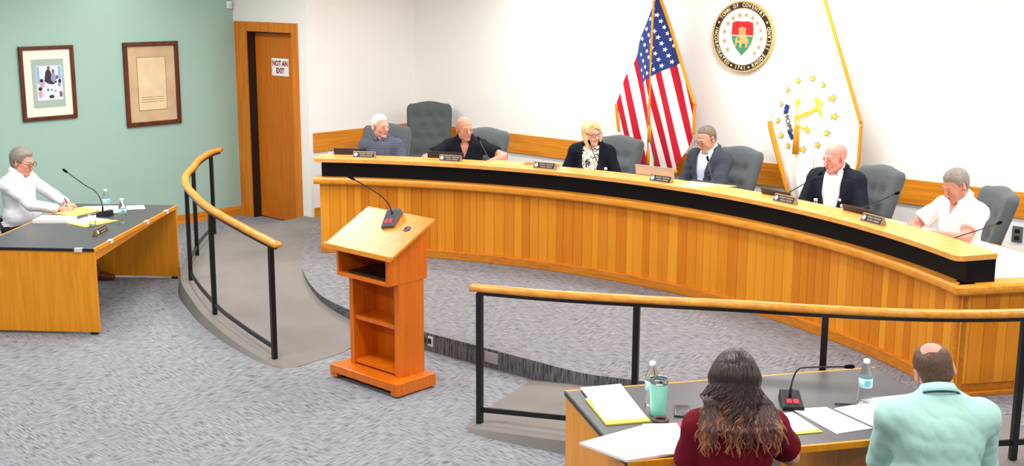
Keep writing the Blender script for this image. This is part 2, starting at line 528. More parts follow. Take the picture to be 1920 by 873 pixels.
ramp_mesh('floor_ramp_left', outer_left, il, lambda t: .003 + .1485 * ss(0.0, .42, t))
outer_right = [(-5.47, 5.50), (-5.25, 5.43), (-4.64, 5.57), (-4.22, 5.73), (-3.7, 6.0), (-3.24, 6.24), (-2.8, 6.56), (-2.34, 6.95), (-2.1, 7.2)]
ir = [(-5.75, 6.50), (-5.4, 6.52), (-4.95, 6.65), (-4.6, 6.78), (-4.3, 6.90), (-3.6, 7.30), (-3.3, 7.55), (-3.05, 7.75), (-2.9, 7.9)]
ramp_mesh('floor_ramp_right', outer_right, ir, lambda t: .003 + .1485 * ss(0.0, .42, t))

# plates on the riser
def plate(name, label, cat, x, z, wd, ht, mat, sockets):
    t = thing(name, label, cat, (x, 6.484 + (x + 6.9) * .018, z))
    MB().box((-wd / 2, -.010, -ht / 2), (wd / 2, .02, ht / 2), bevel=.002).build('cover', mat, t)
    for s in sockets:
        MB().box((s - .017, -.013, -.022), (s + .017, -.009, .022), bevel=.004).build('socket', 'black_plastic', t)
    return t
plate('power_outlet', 'white double power outlet on the carpeted step behind the lectern', 'outlet', -6.85, .085, .125, .085, 'ivory_plastic', (-.026, .026))
plate('cover_plate', 'blank brushed metal plate on the carpeted step', 'plate', -6.16, .085, .135, .085, 'silver_plate', ())
t = thing('power_outlet', 'grey power outlet on the white wall at far right', 'outlet', (-3.755, YB, .785))
MB().box((-.045, -.012, -.07), (.045, 0, .07), bevel=.003).build('cover', 'grey_outlet', t)
for z in (-.03, .03):
    MB().box((-.02, -.016, z - .018), (.02, -.011, z + .018), bevel=.006).build('socket', 'black_plastic', t)

# ------------------------------------------------------------------ pictures on the green wall
def picture(label, y0, y1, z0, z1, frame_w, inside):
    t = thing('picture_frame', label, 'picture', (XG, (y0 + y1) / 2, (z0 + z1) / 2))
    W, H = (y1 - y0) / 2, (z1 - z0) / 2
    f = MB()
    for a, b in (((-W, -H), (W, -H + frame_w)), ((-W, H - frame_w), (W, H)), ((-W, -H + frame_w), (-W + frame_w, H - frame_w)), ((W - frame_w, -H + frame_w), (W, H - frame_w))):
        f.box((0, a[0], a[1]), (.035, b[0], b[1]))
    f.build('frame', 'frame_wood', t, bevel=.006)
    inside(t, W - frame_w, H - frame_w)
    return t
M['frame_wood'] = wood('frame_mahogany', (104, 50, 26), (66, 26, 14), 'Z', rough=.3)
M['mat_white'] = plain('mat_white', (244, 240, 222), .8)
M['mat_green'] = plain('mat_green', (168, 186, 172), .8)
M['mat_tan'] = plain('mat_tan', (206, 176, 140), .85, noise=.12, nscale=5)
M['old_paper'] = plain('old_paper', (228, 204, 166), .85, noise=.06, nscale=6)
def wallpoly(mb, poly, dep, mi):
    mb.slab(poly, lambda a, b, d: (dep + d, a, b), .0015, mi)
def photo_inside(t, W, H):
    MB().box((.002, -W, -H), (.012, W, H)).build('mat', 'mat_white', t)
    MB().box((.012, -W * .66, -H * .74), (.014, W * .70, H * .72)).build('inner_mat', 'mat_green', t)
    ph = MB(); ph.box((.014, -W * .48, -H * .52), (.0155, W * .60, H * .52))
    x0, z0, sx, sz = -W * .48, -H * .52, W * 1.08, H * 1.04
    def P(pts, mi, dep): wallpoly(ph, [(x0 + a * sx, z0 + b * sz) for a, b in pts], dep, mi)
    P([(.02, .5), (.12, .5), (.12, .98), (.02, .98)], 5, .0155)
    P([(.86, .55), (.97, .55), (.97, .98), (.86, .98)], 5, .0155)
    def blob(cx, cy, rx, ry, mi, dep): P([(cx + rx * cos(a * pi / 6), cy + ry * sin(a * pi / 6)) for a in range(12)], mi, dep)
    P([(.30, .55), (.36, .82), (.44, .90), (.55, .86), (.60, .70), (.80, .52), (.62, .45), (.45, .48)], 1, .0157)
    P([(.55, .58), (.60, .80), (.72, .80), (.76, .55), (.66, .50)], 6, .0160)
    for cx, cy, rx, ry, mi in [(.49, .93, .055, .06, 4), (.66, .84, .05, .055, 4), (.19, .58, .07, .05, 1), (.20, .47, .10, .10, 3), (.12, .34, .08, .05, 1), (.12, .20, .08, .12, 3),
                               (.90, .54, .06, .06, 1), (.88, .44, .06, .06, 6), (.92, .16, .06, .09, 4), (.55, .10, .10, .05, 1), (.42, .30, .03, .04, 1), (.56, .30, .03, .03, 4), (.70, .26, .04, .03, 6), (.80, .66, .05, .06, 4)]:
        blob(cx, cy, rx, ry, mi, .0162)
    ph.build('print', ['print_white', 'print_dark', 'mat_green', 'print_pink', 'print_brown', 'print_blue', 'print_lilac'], t)
for k, c in (('print_white', (222, 226, 240)), ('print_dark', (44, 44, 54)), ('print_pink', (214, 160, 176)), ('print_brown', (110, 92, 92)), ('print_blue', (140, 180, 224)), ('print_lilac', (148, 150, 186))):
    M[k] = plain(k, c, .6)
def document_inside(t, W, H):
    MB().box((.002, -W, -H), (.012, W, H)).build('mat', 'mat_tan', t)
    d = MB(); d.box((.012, -W * .60, -H * .69), (.0145, W * .58, H * .70))
    for k in range(3):
        z = -H * (.36 + .06 * k)
        d.box((.0145, -W * .48, z), (.015, W * .44, z + .006), 1)
    d.build('document', ['old_paper', 'faded_ink'], t)
    e = MB()
    for a, b in (((-W * .62, H * .70), (W * .60, H * .715)), ((-W * .62, -H * .705), (W * .60, -H * .69)), ((-W * .62, -H * .7), (-W * .60, H * .7)), ((W * .58, -H * .7), (W * .60, H * .7))):
        e.box((.012, a[0], a[1]), (.016, b[0], b[1]))
    e.build('mat_edge', 'faded_ink', t)
M['faded_ink'] = plain('faded_ink', (160, 126, 92), .8)
picture('dark framed group photograph in a wide white mat on the green wall', 6.128, 6.757, 1.401, 2.209, .042, photo_inside)
picture('wood framed old parchment document in a tan mat on the green wall', 7.365, 8.085, 1.236, 2.213, .05, document_inside)

# ------------------------------------------------------------------ the curved dais desk
A0, A1 = 126.9, 54.6          # ends of the curve, degrees
desk = thing('council_desk', 'long curved oak council desk with black band on the raised platform', 'desk', (CX, CY, 0))
def arc(r, a0, a1, z, n=90): return [Vector((r * cos(radians(a0 + (a1 - a0) * i / n)), r * sin(radians(a0 + (a1 - a0) * i / n)), z)) for i in range(n + 1)]
def arc_block(name, mat, r0, r1, z0, z1, a0=A0, a1=A1, bev=.0, n=90):
    m = MB()
    I, O = arc(r0, a0, a1, 0, n), arc(r1, a0, a1, 0, n)
    vs = []
    for i, o in zip(I, O):
        vs += [(i.x, i.y, z0), (o.x, o.y, z0), (o.x, o.y, z1), (i.x, i.y, z1)]
    fs = []
    for k in range(n):
        for j in range(4):
            fs.append((k * 4 + j, k * 4 + (j + 1) % 4, k * 4 + 4 + (j + 1) % 4, k * 4 + 4 + j))
    fs += [(0, 1, 2, 3), (n * 4 + 3, n * 4 + 2, n * 4 + 1, n * 4)]
    m.add(vs, fs)
    return m.build(name, mat, desk, bevel=bev)
def boards(points, z0, z1, width, depth=.012):
    """upright boards with open grooves along a polyline of the face; the carcase lies behind"""
    P = [Vector((p[0], p[1], 0)) for p in points]
    seg = [(P[i + 1] - P[i]).length for i in range(len(P) - 1)]
    L = sum(seg)
    def at(d):
        d = max(0, min(L, d))
        for i, s in enumerate(seg):
            if d <= s or i == len(seg) - 1:
                t = (P[i + 1] - P[i]).normalized()
                return P[i] + t * d, Vector((-t.y, t.x, 0))
            d -= s
    d, cols, tone = 0.0, [], []
    while d < L - .01:
        wdt = random.choice((.075, .085, .1, .11))
        e = min(L, d + wdt)
        cols.append((d, e)); tone.append(random.random()); d = e
    vs, fs, tn = [], [], []
    g = .004
    for (d0, d1), t in zip(cols, tone):
        for da, db, off in ((d0, d0 + g, depth * .5), (d0 + g, d1 - g, 0), (d1 - g, d1, depth * .5)):
            (pa, na), (pb, nb) = at(da), at(db)
            oa = off if da == d0 else 0.0
            ob = off if db == d1 else 0.0
            if off == 0: oa = ob = 0
            b = len(vs)
            pa2, pb2 = pa + na * oa, pb + nb * ob
            vs += [(pa2.x, pa2.y, z0), (pb2.x, pb2.y, z0), (pb2.x, pb2.y, z1), (pa2.x, pa2.y, z1)]
            fs.append((b, b + 1, b + 2, b + 3)); tn.append(t)
    m = MB(); m.add(vs, fs)
    return m, tn
RF = 5.69
face = [(p.x, p.y) for p in arc(RF, A0, A1, 0, 120)]
endd = Vector((cos(radians(A1)), sin(radians(A1)), 0))
right_end = [(endd.x * r, endd.y * r) for r in (RF, 7.0)]
left_end = [(cos(radians(A0)) * r, sin(radians(A0)) * r) for r in (6.45, RF)]
def board_part(name, pts):
    # normals in boards() point to the left of travel; travel so that it points into the desk
    m, tn = boards(pts, ZD + .085, .885, .1)
    o = m.build(name, 'plank', desk, fix=False)
    a = o.data.attributes.new('board', 'FLOAT', 'FACE')
    for i, t in enumerate(tn): a.data[i].value = t
    return o
board_part('front_panel', face)
board_part('end_panel', right_end)
board_part('end_panel', left_end)
# carcase behind the boards, base strip, ledge, black band, counter, work surface
arc_block('carcase', 'dais_base', RF + .011, RF + .05, ZD, .90)
arc_block('base_strip', 'dais_base', RF - .035, RF + .011, ZD, ZD + .085, bev=.006)
wing = MB()
e0, e1 = endd * (RF - .02), endd * 7.0
sdir = Vector((sin(radians(A1)), -cos(radians(A1)), 0))
wing.prism([(e0.x + sdir.x * .03, e0.y + sdir.y * .03), (e1.x + sdir.x * .03, e1.y + sdir.y * .03), (e1.x + sdir.x * .001, e1.y + sdir.y * .001), (e0.x + sdir.x * .001, e0.y + sdir.y * .001)], ZD, ZD + .03)
wing.build('base_strip', 'dais_base', desk, bevel=.004)
wc = MB()
wc.prism([(e0.x - sdir.x * .01, e0.y - sdir.y * .01), (e1.x - sdir.x * .01, e1.y - sdir.y * .01), (e1.x - sdir.x * .04, e1.y - sdir.y * .04), (e0.x - sdir.x * .04, e0.y - sdir.y * .04)], ZD, .9)
wc.build('carcase', 'dais_base', desk)
# rounded ledge round the front and along the right end
lp = arc(RF - .045, A0 + .45, A1 - .02, .91, 100)
ld2 = [lp[-1] + sdir * .026 - endd * .018, lp[-1] + sdir * .034 + endd * .03] + [lp[-1] + sdir * .034 + endd * t for t in (.1, .3, .7, 1.35)]
prof = [(.0, -.035), (.022, -.034), (.034, -.02), (.036, 0), (.034, .018), (.022, .033), (.0, .0345), (-.13, .0345), (-.13, -.035)]
lg = MB().sweep(lp + ld2, prof)
cq = lambda a, b_: (endd.x * a + sdir.x * b_, endd.y * a + sdir.y * b_)
lg.prism([cq(RF - .05, .02), cq(RF + .14, .02), cq(RF + .14, -.14), cq(RF - .05, -.14)], .885, .9442)
lg.build('ledge', 'dais_trim', desk)
arc_block('black_band', 'black_band', RF + .02, RF + .235, .9445, 1.104, A0 - .2, A1 + .05)
arc_block('work_surface', 'white_laminate', RF - .02, 6.72, .895, .944, A0 - .05, A1 + .05)
arc_block('work_surface_edge', 'dais_trim', 6.72, 6.735, .895, .945, A0 - .05, A1 + .05)
ws = MB()
q0, q1 = endd * (RF - .0), endd * 7.0
ws.prism([(q0.x, q0.y), (q1.x, q1.y), (q1.x - sdir.x * .35, q1.y - sdir.y * .35), (q0.x - sdir.x * .03, q0.y - sdir.y * .03)], .893, .943)
# counter with rounded ends
ct = MB()
R0, R1 = RF - .085, RF + .25
front = arc(R0, A0 + .55, A1 - .35, 0, 100); back = arc(R1, A0 + .45, A1 - .02, 0, 100)
def fillet(pa, pb, pc, r, n=6):
    a = (pa - pb).normalized() * r + pb; c = (pc - pb).normalized() * r + pb
    return [(a * (1 - t) * (1 - t) + pb * 2 * t * (1 - t) + c * t * t) for t in [i / n for i in range(n + 1)]]
outl = front[1:-1] + fillet(front[-2], front[-1], back[-1], .07) + fillet(front[-1], back[-1], back[-2], .03) + back[1:-1][::-1] + fillet(back[1], back[0], front[0], .03) + fillet(back[0], front[0], front[1], .1)
tv = [(p.x, p.y) for p in outl]
ct.prism(tv, 1.104, 1.14)
ct.build('counter_top', 'dais_top', desk, bevel=.012)

# ------------------------------------------------------------------ curved handrails
def handrail(label, posts, pts, bar_pts, zoff):
    """posts: (x, y, foot z); rail path points; lower bar points"""
    t = thing('handrail', label, 'railing')
    path = catmull(pts, 10)
    MB().sweep([p + Vector((0, 0, -.012)) for p in path], [(-.02, -.03), (.02, -.03), (.02, -.012), (-.02, -.012)]).build('rail_bracket', 'black_metal', t)
    pf = [(.030, -.018), (.034, -.006), (.034, .008), (.026, .020), (.012, .025), (-.012, .025), (-.026, .020), (-.034, .008), (-.034, -.006), (-.030, -.018)]
    e0 = (path[0] - path[1]).normalized(); e1 = (path[-1] - path[-2]).normalized()
    MB().sweep([path[0] + e0 * .05] + path + [path[-1] + e1 * .05], pf, smooth=True).build('rail', 'rail_oak', t)
    for x, y, z in posts:
        near = min(path, key=lambda p: (p.x - x) ** 2 + (p.y - y) ** 2)
        m = MB()
        d = (path[min(path.index(near) + 1, len(path) - 1)] - path[max(path.index(near) - 1, 0)])
        m.box((-.019, -.019, 0), (.019, .019, near.z - .035 - z), mat=T(x, y, z) @ RZ(atan2(d.y, d.x)))
        m.build('post', 'black_metal', t, bevel=.002)
    MB().sweep(catmull(bar_pts, 10), [(-.008, -.017), (.008, -.017), (.008, .017), (-.008, .017)]).build('lower_bar', 'black_metal', t)
    return t
RZt = .935
rl = [(-7.42, 5.435, .955), (-7.96, 5.545, .985), (-8.755, 5.756, 1.015), (-9.30, 5.96, 1.04), (-9.776, 6.181, 1.055), (-10.25, 6.49, 1.06), (-10.623, 6.807, 1.06), (-11.05, 7.16, 1.06), (-11.427, 7.554, 1.06), (-11.55, 7.74, 1.06)]
handrail('curved oak handrail on black posts beside the left ramp', post_left, rl,
         [(x, y, z + .095) for x, y, z in [(-7.507, 5.458, .02), (-8.13, 5.585, .055), (-8.755, 5.756, .09), (-9.776, 6.181, .14), (-10.623, 6.807, .15), (-11.427, 7.554, .15)]], 0)
post_right = [(-5.345, 5.524, .02), (-4.28, 5.80, .115), (-3.28, 6.29, ZD), (-2.40, 7.02, ZD), (-1.85, 8.1, ZD)]
rr = [(-5.345, 5.51, .958), (-4.82, 5.62, .99), (-4.28, 5.80, 1.02), (-3.72, 6.06, 1.04), (-3.28, 6.29, 1.045), (-2.80, 6.62, 1.045), (-2.40, 7.02, 1.045), (-2.1, 7.5, 1.045), (-1.85, 8.1, 1.045)]
handrail('curved oak handrail on black posts behind the right table', post_right, rr, [(x, y, z + .105) for x, y, z in post_right], 0)

# ------------------------------------------------------------------ lectern
lec = thing('lectern', 'orange wooden lectern with sloping top and open shelves on the carpet', 'lectern', (-6.53, 5.71, 0))
b = MB()
b.prism([(-.37, -.195), (.37, -.195), (.37, .195), (-.37, .195)], .045, .105)
b.prism([(-.37, -.195), (-.335, -.195), (-.335, .195), (-.37, .195)], .03, .05).prism([(.335, -.195), (.37, -.195), (.37, .195), (.335, .195)], .012, .05)
for x in (-.36, .30):
    b.prism([(x, -.19), (x + .06, -.19), (x + .06, -.14), (x, -.14)], .012, .05).prism([(x, .14), (x + .06, .14), (x + .06, .19), (x, .19)], .012, .05)
b.build('base', 'lectern', lec, bevel=.004)
for x in (-.29, .29):
    for y in (-.13, .13):
        m = MB(); m.lathe([(.0, -.011), (.022, -.011), (.0235, -.006), (.0235, .006), (.022, .011), (0, .011)], 16, 0, (x, y, .0235), RY(pi / 2))
        m.build('caster', 'black_plastic', lec)
for x in (-.27, .225):
    MB().box((x, -.075, .105), (x + .045, .175, .80)).build('side_panel', 'lectern', lec, bevel=.002)
MB().box((-.225, .15, .105), (.225, .17, .80)).build('back_panel', 'lectern', lec)
for z in (.118, .455):
    MB().box((-.225, -.06, z), (.225, .15, z + .028)).build('shelf', 'lectern', lec, bevel=.002)
# upper box, open to the user's side
bx = MB()
fz = lambda x, y: 1.012 + (y + .195) * .52
for x0, x1 in ((-.285, -.262), (.252, .275)):
    bx.prism([(x0, -.175), (x1, -.175), (x1, .205), (x0, .205)], .80, fz)
bx.box((-.262, -.175, .80), (.252, .205, .825)).prism([(-.262, .185), (.252, .185), (.252, .205), (-.262, .205)], .825, fz)
bx.build('box', 'lectern', lec, bevel=.002)
MB().box((-.2, -.14, .826), (.245, .16, .845), bevel=.004).build('inner_tray', 'black_plastic', lec)
tp = MB()
tp.prism([(-.375, -.205), (.355, -.205), (.355, .215), (-.375, .215)], lambda x, y: fz(x, y) + .001, lambda x, y: fz(x, y) + .022)
tp.prism([(-.375, -.219), (.355, -.219), (.355, -.205), (-.375, -.205)], lambda x, y: fz(x, y) - .002, lambda x, y: fz(x, y) + .034)
tp.build('top', 'lectern_top', lec, bevel=.002)
slope = math.atan(.52)
def on_top(x, y): return T(-6.53 + x, 5.71 + y, fz(x, y) + .0225) @ RX(slope)
gm = MB(); gm.lathe([(0, 0), (.03, 0), (.03, .004), (.026, .007), (.012, .007), (.010, .002), (0, .002)], 20, 0, (0, 0, 0), T(.212, .074, fz(.212, .074) + .0222) @ RX(slope))
gm.build('grommet', 'grey_plastic', lec)

# ------------------------------------------------------------------ gooseneck microphones
def mic_parts(t, neck, mi='black_metal', base_rot=0.0, M0=None, base=True, r=.0045, grey=False, head_len=.05, bscale=1.15):
    M0 = M0 or Matrix.Identity(4)
    B = M0 @ RZ(base_rot) @ Matrix.Scale(bscale, 4)
    if base:
        bm_ = MB()
        vs = [B @ Vector(p) for p in [(-.045, -.075, 0), (.045, -.075, 0), (.045, .075, 0), (-.045, .075, 0), (-.043, -.073, .016), (.043, -.073, .016), (.040, .045, .048), (-.040, .045, .048), (.040, .073, .044), (-.040, .073, .044)]]
        fs = [(0, 3, 2, 1), (0, 1, 5, 4), (4, 5, 6, 7), (7, 6, 8, 9), (2, 3, 9, 8), (1, 2, 8, 6, 5), (3, 0, 4, 7, 9)]
        bm_.add(vs, fs)
        bm_.build('base', 'grey_plastic' if grey else 'black_plastic', t, bevel=.004)
        kb = MB()
        for kx in (-.014, .014):
            c = lambda u, v, kx=kx: B @ Vector((kx + u, -.035 + v, .016 + (.038 + v) * .271 + .003))
            kb.add([c(-.011, -.014), c(.011, -.014), c(.011, .014), c(-.011, .014)] + [c(-.011, -.014) + Vector((0, 0, -.004)), c(.011, -.014) + Vector((0, 0, -.004)), c(.011, .014) + Vector((0, 0, -.004)), c(-.011, .014) + Vector((0, 0, -.004))],
                   [(0, 1, 2, 3), (0, 4, 5, 1), (1, 5, 6, 2), (2, 6, 7, 3), (3, 7, 4, 0)])
        kb.build('button', 'red_button', t)
    pts = [M0 @ Vector(p) for p in catmull(neck, 8)]
    k = len(pts)
    MB().tube(pts, [r * (2.0 if i < k * .16 else 1.0) for i in range(k)], 10).build('gooseneck', mi, t)
    d = (pts[-1] - pts[-2]).normalized()
    e = pts[-1]
    MB().tube([e - d * .004, e, e + d * .01, e + d * head_len * .8, e + d * head_len], [.004, .008, .011, .0115, .006], 12).build('mic_head', 'foam', t)
t = thing('gooseneck_microphone', 'gooseneck microphone with red buttons lying on the lectern top', 'microphone', (0, 0, 0))
_mb = on_top(.006, .118)
_inv = (_mb.to_3x3()).inverted()
mic_parts(t, [tuple(_inv @ Vector(p)) for p in [(0, .0, .03), (-.004, -.004, .075), (-.02, -.024, .135), (-.055, -.066, .195), (-.11, -.128, .25), (-.178, -.205, .312)]], base_rot=radians(22), M0=_mb, grey=True, bscale=1.22)

# ------------------------------------------------------------------ side desks
def side_desk(label, corner, ang, length, depth, mirror, inset=0.0):
    """local x runs along the open side from its near corner, y to the sitter's side"""
    t = thing('conference_table', label, 'table', corner, ang)
    s = -1 if mirror else 1
    def bx(x0, y0, z0, x1, y1, z1, name, mat, bev=.002):
        ya, yb = sorted((s * y0, s * y1))
        return MB().box((x0, ya, z0), (x1, yb, z1)).build(name, mat, t, bevel=bev)
    bx(.0, .012, .715, length, depth - .012, .74, 'table_top', 'laminate')
    bx(-.006, .0, .715, .0, depth, .738, 'black_edging', 'black_edge', .001)
    bx(length, .0, .715, length + .006, depth, .738, 'black_edging', 'black_edge', .001)
    bx(.0, -.006, .706, length, .012, .7405, 'wood_edging', 'desk_wood')
    bx(.0, depth - .012, .706, length, depth + .006, .7405, 'wood_edging', 'desk_wood')
    bx(.004, .0, .022, .034, depth, .714, 'end_panel', 'desk_wood')
    bx(length - .034 - inset, .0, .022, length - .004 - inset, depth, .714, 'end_panel', 'desk_wood')
    for x in (.019, length - .019 - inset):
        for y in (.05, depth - .05):
            bx(x - .012, y - .03, 0, x + .012, y + .03, .022, 'foot', 'black_plastic', .001)
    return t
aL = atan2(.782, -.624)
dl = side_desk('wooden side table with dark top at the left, before the green wall', (-9.166, 4.896, 0), aL, 2.02, 1.03, False)
MB().prism([(.034, .035), (1.986, .035), (1.986, .055), (.034, .055)], lambda x, y: .612 + .04 * x, .715).build('apron', 'desk_wood', dl)
uR = atan2(.831, .556)
# the right table: local x along its length from the near left corner, y negative toward the sitters
dr = side_desk('wooden side table with dark top at lower right, before the handrail', (-4.029, 4.83, 0), uR, 1.86, 1.03, True, .53)
def onL(u, v, z=.7405): return Matrix.Translation((-9.166, 4.896, z)) @ RZ(aL) @ T(u, v, 0)
# clear cloth clips on the left table
for k, (u, v, r, lab) in enumerate([(.0, .13, 0, 'clear plastic clip on the black edge of the left table'), (.35, .0, pi / 2, 'clear plastic clip on the open wooden edge nearest the name plate'),
                               (1.2, .0, pi / 2, 'clear plastic clip halfway along the open wooden edge'), (1.72, .0, pi / 2, 'clear plastic clip near the far corner of the left table')]):
    m = MB(); mt = onL(u, v, .7405) @ RZ(r)
    m.box((-.010, -.034, .0), (.020, .034, .002), mat=mt).box((-.012, -.034, -.030), (-.010, .034, .002), mat=mt)
    tag(m.build('table_clip', 'ivory_plastic'), lab, 'clip', 'cloth clips on the left table')

# ------------------------------------------------------------------ chairs
def chair_back(width_low, width_high, h, thick, tufts, crown=.035):
    """upholstered tufted back: closed shell, x across, z up, front toward +y"""
    NU, NV = 36, 48
    def outline(v):
        wd = width_low + (width_high - width_low) * min(1, v * 1.15)
        top = max(0.0, (v - .90) / .10)
        return wd * (sqrt(max(0, 1 - top ** 2.6 * .28)))
    vs, fs = [], []
    for side in (0, 1):
        for j in range(NV + 1):
            v = j / NV
            for i in range(NU + 1):
                u = i / NU * 2 - 1
                hw = outline(v) / 2
                x = u * hw
                z = v * h + (crown * (1 - u * u) ** 2 if v > .5 else 0) * max(0, (v - .5) * 2) ** 3
                edge = min(1, min(1 - abs(u), v * 1.6 + .02, (1 - v) * 1.6 + .0) / .16)
                puff = sqrt(max(0, 1 - (1 - max(0, edge)) ** 2))
                if side == 0:
                    y = thick * .15 + thick * .55 * puff
                    for bx_, bz in tufts:
                        d2 = ((x - bx_) / .055) ** 2 + ((z - bz) / .05) ** 2
                        y -= .026 * math.exp(-d2)
                    y += -.02 * (1 - u * u) + .02
                else:
                    y = -thick * .15 * puff - .0
                y += .05 * (v - .45) * (-1 if v > .45 else .6)
                vs.append((x, y, z))
    N = (NU + 1) * (NV + 1)
    for side in (0, 1):
        o = side * N
        for j in range(NV):
            for i in range(NU):
                a = o + j * (NU + 1) + i
                q = (a, a + 1, a + NU + 2, a + NU + 1)
                fs.append(q if side else q[::-1])
    ring = [i for i in range(NU + 1)] + [j * (NU + 1) + NU for j in range(1, NV + 1)] + [NV * (NU + 1) + i for i in range(NU - 1, -1, -1)] + [j * (NU + 1) for j in range(NV - 1, 0, -1)]
    for k in range(len(ring)):
        a, b_ = ring[k], ring[(k + 1) % len(ring)]
        fs.append((a, b_, b_ + N, a + N))
    m = MB(); m.add(vs, fs, 0, True)
    return m
def make_chair(label, loc, rz, fabric='fabric_grey', tall=False, group=None, low=False):
    """swivel chair facing +y, origin on the floor"""
    t = thing('task_chair' if low else 'executive_chair' if not tall else 'highback_chair', label, 'chair', loc, rz, group)
    H = .72 if not tall else .86
    tf = [(x, z) for z in (.20, .36, .52) for x in (-.13, 0, .13)]
    if low: H = .34; tf = [(-.12, .17), (.12, .17)]
    if tall: tf = [(x, z) for z in (.24, .44, .70) for x in (-.15, 0, .15)] + [(x, .57) for x in (-.08, .08)]
    mb = chair_back(.50, .55 if not low else .46, H, .10, tf)
    tilt = T(0, -.22, .47) @ RX(radians(14))
    mb.v = [tuple(tilt @ Vector(p)) for p in mb.v]
    bk = mb.build('backrest', fabric, t)
    for x, z in tf:
        p = tilt @ Vector((x, .052 - .02 * (1 - (x / .26) ** 2) + (.02 - .022) + .05 * (z / H - .45) * (-1 if z / H > .45 else .6), z))
        m = MB(); m.lathe([(0, -.005), (.011, -.004), (.013, 0), (.009, .005), (0, .006)], 12, 0, p, RX(-pi / 2))
        m.build('button', fabric, bk)
    MB().box((-.26, -.24, .40), (.26, .27, .51), bevel=.045, seg=4).build('seat', fabric, t)
    al = .05 if low else 0
    for x in (-.29, .29):
        m = MB()
        m.tube([(x, -.20, .44), (x, -.19, .60 + al), (x, -.16, .665 + al), (x, .12, .665 + al), (x, .16, .60 + al), (x * .93, .15, .43)], [.018] * 6, 10)
        a = m.build('armrest', 'black_plastic', t)
        MB().box((x - .036, -.17, .665 + al), (x + .036, .15, .70 + al), bevel=.012).build('arm_pad', fabric, a)
    m = MB(); m.lathe([(.03, .10), (.03, .38), (.09, .40), (0, .40)], 16)
    m.build('column', 'black_plastic', t)
    m = MB()
    for k in range(5):
        a = k * 2 * pi / 5 + .3
        m.tube([(0, 0, .115), (.14 * cos(a), .14 * sin(a), .105), (.29 * cos(a), .29 * sin(a), .075)], [.03, .026, .016], 8)
    m.build('base', 'black_plastic', t)
    for k in range(5):
        a = k * 2 * pi / 5 + .3
        m = MB(); m.lathe([(0, -.02), (.024, -.02), (.03, -.01), (.03, .01), (.024, .02), (0, .02)], 14, 0, (.29 * cos(a), .29 * sin(a), .03), RZ(a) @ RX(pi / 2))
        m.build('caster', 'black_plastic', t)
    return t
def place_on_dais(src, deg, r, turn, label):
    p = polar(r, deg, ZD)
    return dup(src, p, radians(deg + 90 + turn), label)
_p = polar(6.60, 101.0, ZD)
chair3 = make_chair('grey tufted swivel chair behind the blonde woman, left of the striped flag', tuple(_p), radians(101.0 + 90 - 4))
place_on_dais(chair3, 123.3, 6.66, 0, 'grey tufted swivel chair behind the man in the checked shirt')
place_on_dais(chair3, 114.0, 6.60, -6, 'grey tufted swivel chair behind the bald man in the black polo')
place_on_dais(chair3, 90.0, 6.62, -12, 'grey tufted swivel chair behind the man in the slate blazer')
place_on_dais(chair3, 76.9, 6.60, -12, 'grey tufted swivel chair behind the bald man in the dark suit')
place_on_dais(chair3, 66.9, 6.60, -22, 'grey tufted swivel chair behind the man in the white polo')
make_chair('tall empty green-grey tufted chair in the corner behind the desk', (-10.49, 9.97, ZD), radians(-90 - 45), 'fabric_green', True)
# chairs of the two side tables
def onR(u, v, z=.7405): return Matrix.Translation((-4.029, 4.83, z)) @ RZ(uR) @ T(u, -v, 0)

# ------------------------------------------------------------------ small things on the dais desk
def nameplate(loc, rz, label, group='name plates on the council desk'):
    t = thing('name_plate', label, 'name plate', loc, rz, group)
    W, D, H = .118, .05, .062
    m = MB()
    pr = [(-.008, 0), (D, 0), (D * .55, H), (D * .42, H)]
    m.add([(x, y, z) for x in (-W, W) for y, z in pr], [(0, 1, 2, 3), (7, 6, 5, 4), (0, 4, 5, 1), (1, 5, 6, 2), (2, 6, 7, 3), (3, 7, 4, 0)])
    m.build('holder', 'bronze', t, bevel=.002)
    n = Vector((0, -H, D * .42 + .008)).normalized()
    def F(x, k, d): # along the sloping face
        base = Vector((x, -.008, 0)).lerp(Vector((x, D * .42, H)), k)
        return base + n * d
    f = MB()
    f.add([F(-W * .94, .1, .0012), F(W * .94, .1, .0012), F(W * .94, .9, .0012), F(-W * .94, .9, .0012)], [(0, 1, 2, 3)])
    f.add([F(-W * .74 + .018 * cos(a * pi / 8), .5 + .28 * sin(a * pi / 8), .002) for a in range(16)], [tuple(range(16))], 1)
    for row, x0, x1, cnt in ((.66, -W * .44, W * .84, 17), (.34, -W * .34, W * .76, 15)):
        stp = (x1 - x0) / cnt
        for i in range(cnt):
            if i in (7,): continue
            a = x0 + i * stp
            f.add([F(a, row - .085, .002), F(a + stp * .62, row - .085, .002), F(a + stp * .62, row + .085, .002), F(a, row + .085, .002)], [(0, 1, 2, 3)], 2)
    f.build('face', ['plate_black', 'white_enamel', 'plate_text'], t, fix=False)
    return t
np0 = None
for deg, r, who in [(122.3, 5.75, 'dark name plate before the man in the checked shirt, leftmost on the desk'), (113.1, 5.75, 'dark name plate before the bald man in the black polo'),
                    (102.6, 5.71, 'dark name plate before the blonde woman'), (89.6, 5.70, 'dark name plate before the open silver laptop'),
                    (75.8, 5.71, 'dark name plate before the bald man in the dark suit'), (66.0, 5.72, 'dark name plate beside the water bottle, rightmost on the desk')]:
    p = polar(r, deg, 1.1405)
    if np0 is None: np0 = nameplate(tuple(p), radians(deg - 90 + 180 - 180), who)
    else: dup(np0, p, radians(deg - 90), who)
p = onL(.60, .17).translation
dup(np0, p, aL + radians(0), 'dark name plate on the left side table', 'name plates on the council desk')
bpy.data.objects[np0.name]['group'] = 'name plates on the council desk'
for o in list(C.objects):
    if o.get('label') == 'dark name plate on the left side table': del o['group']

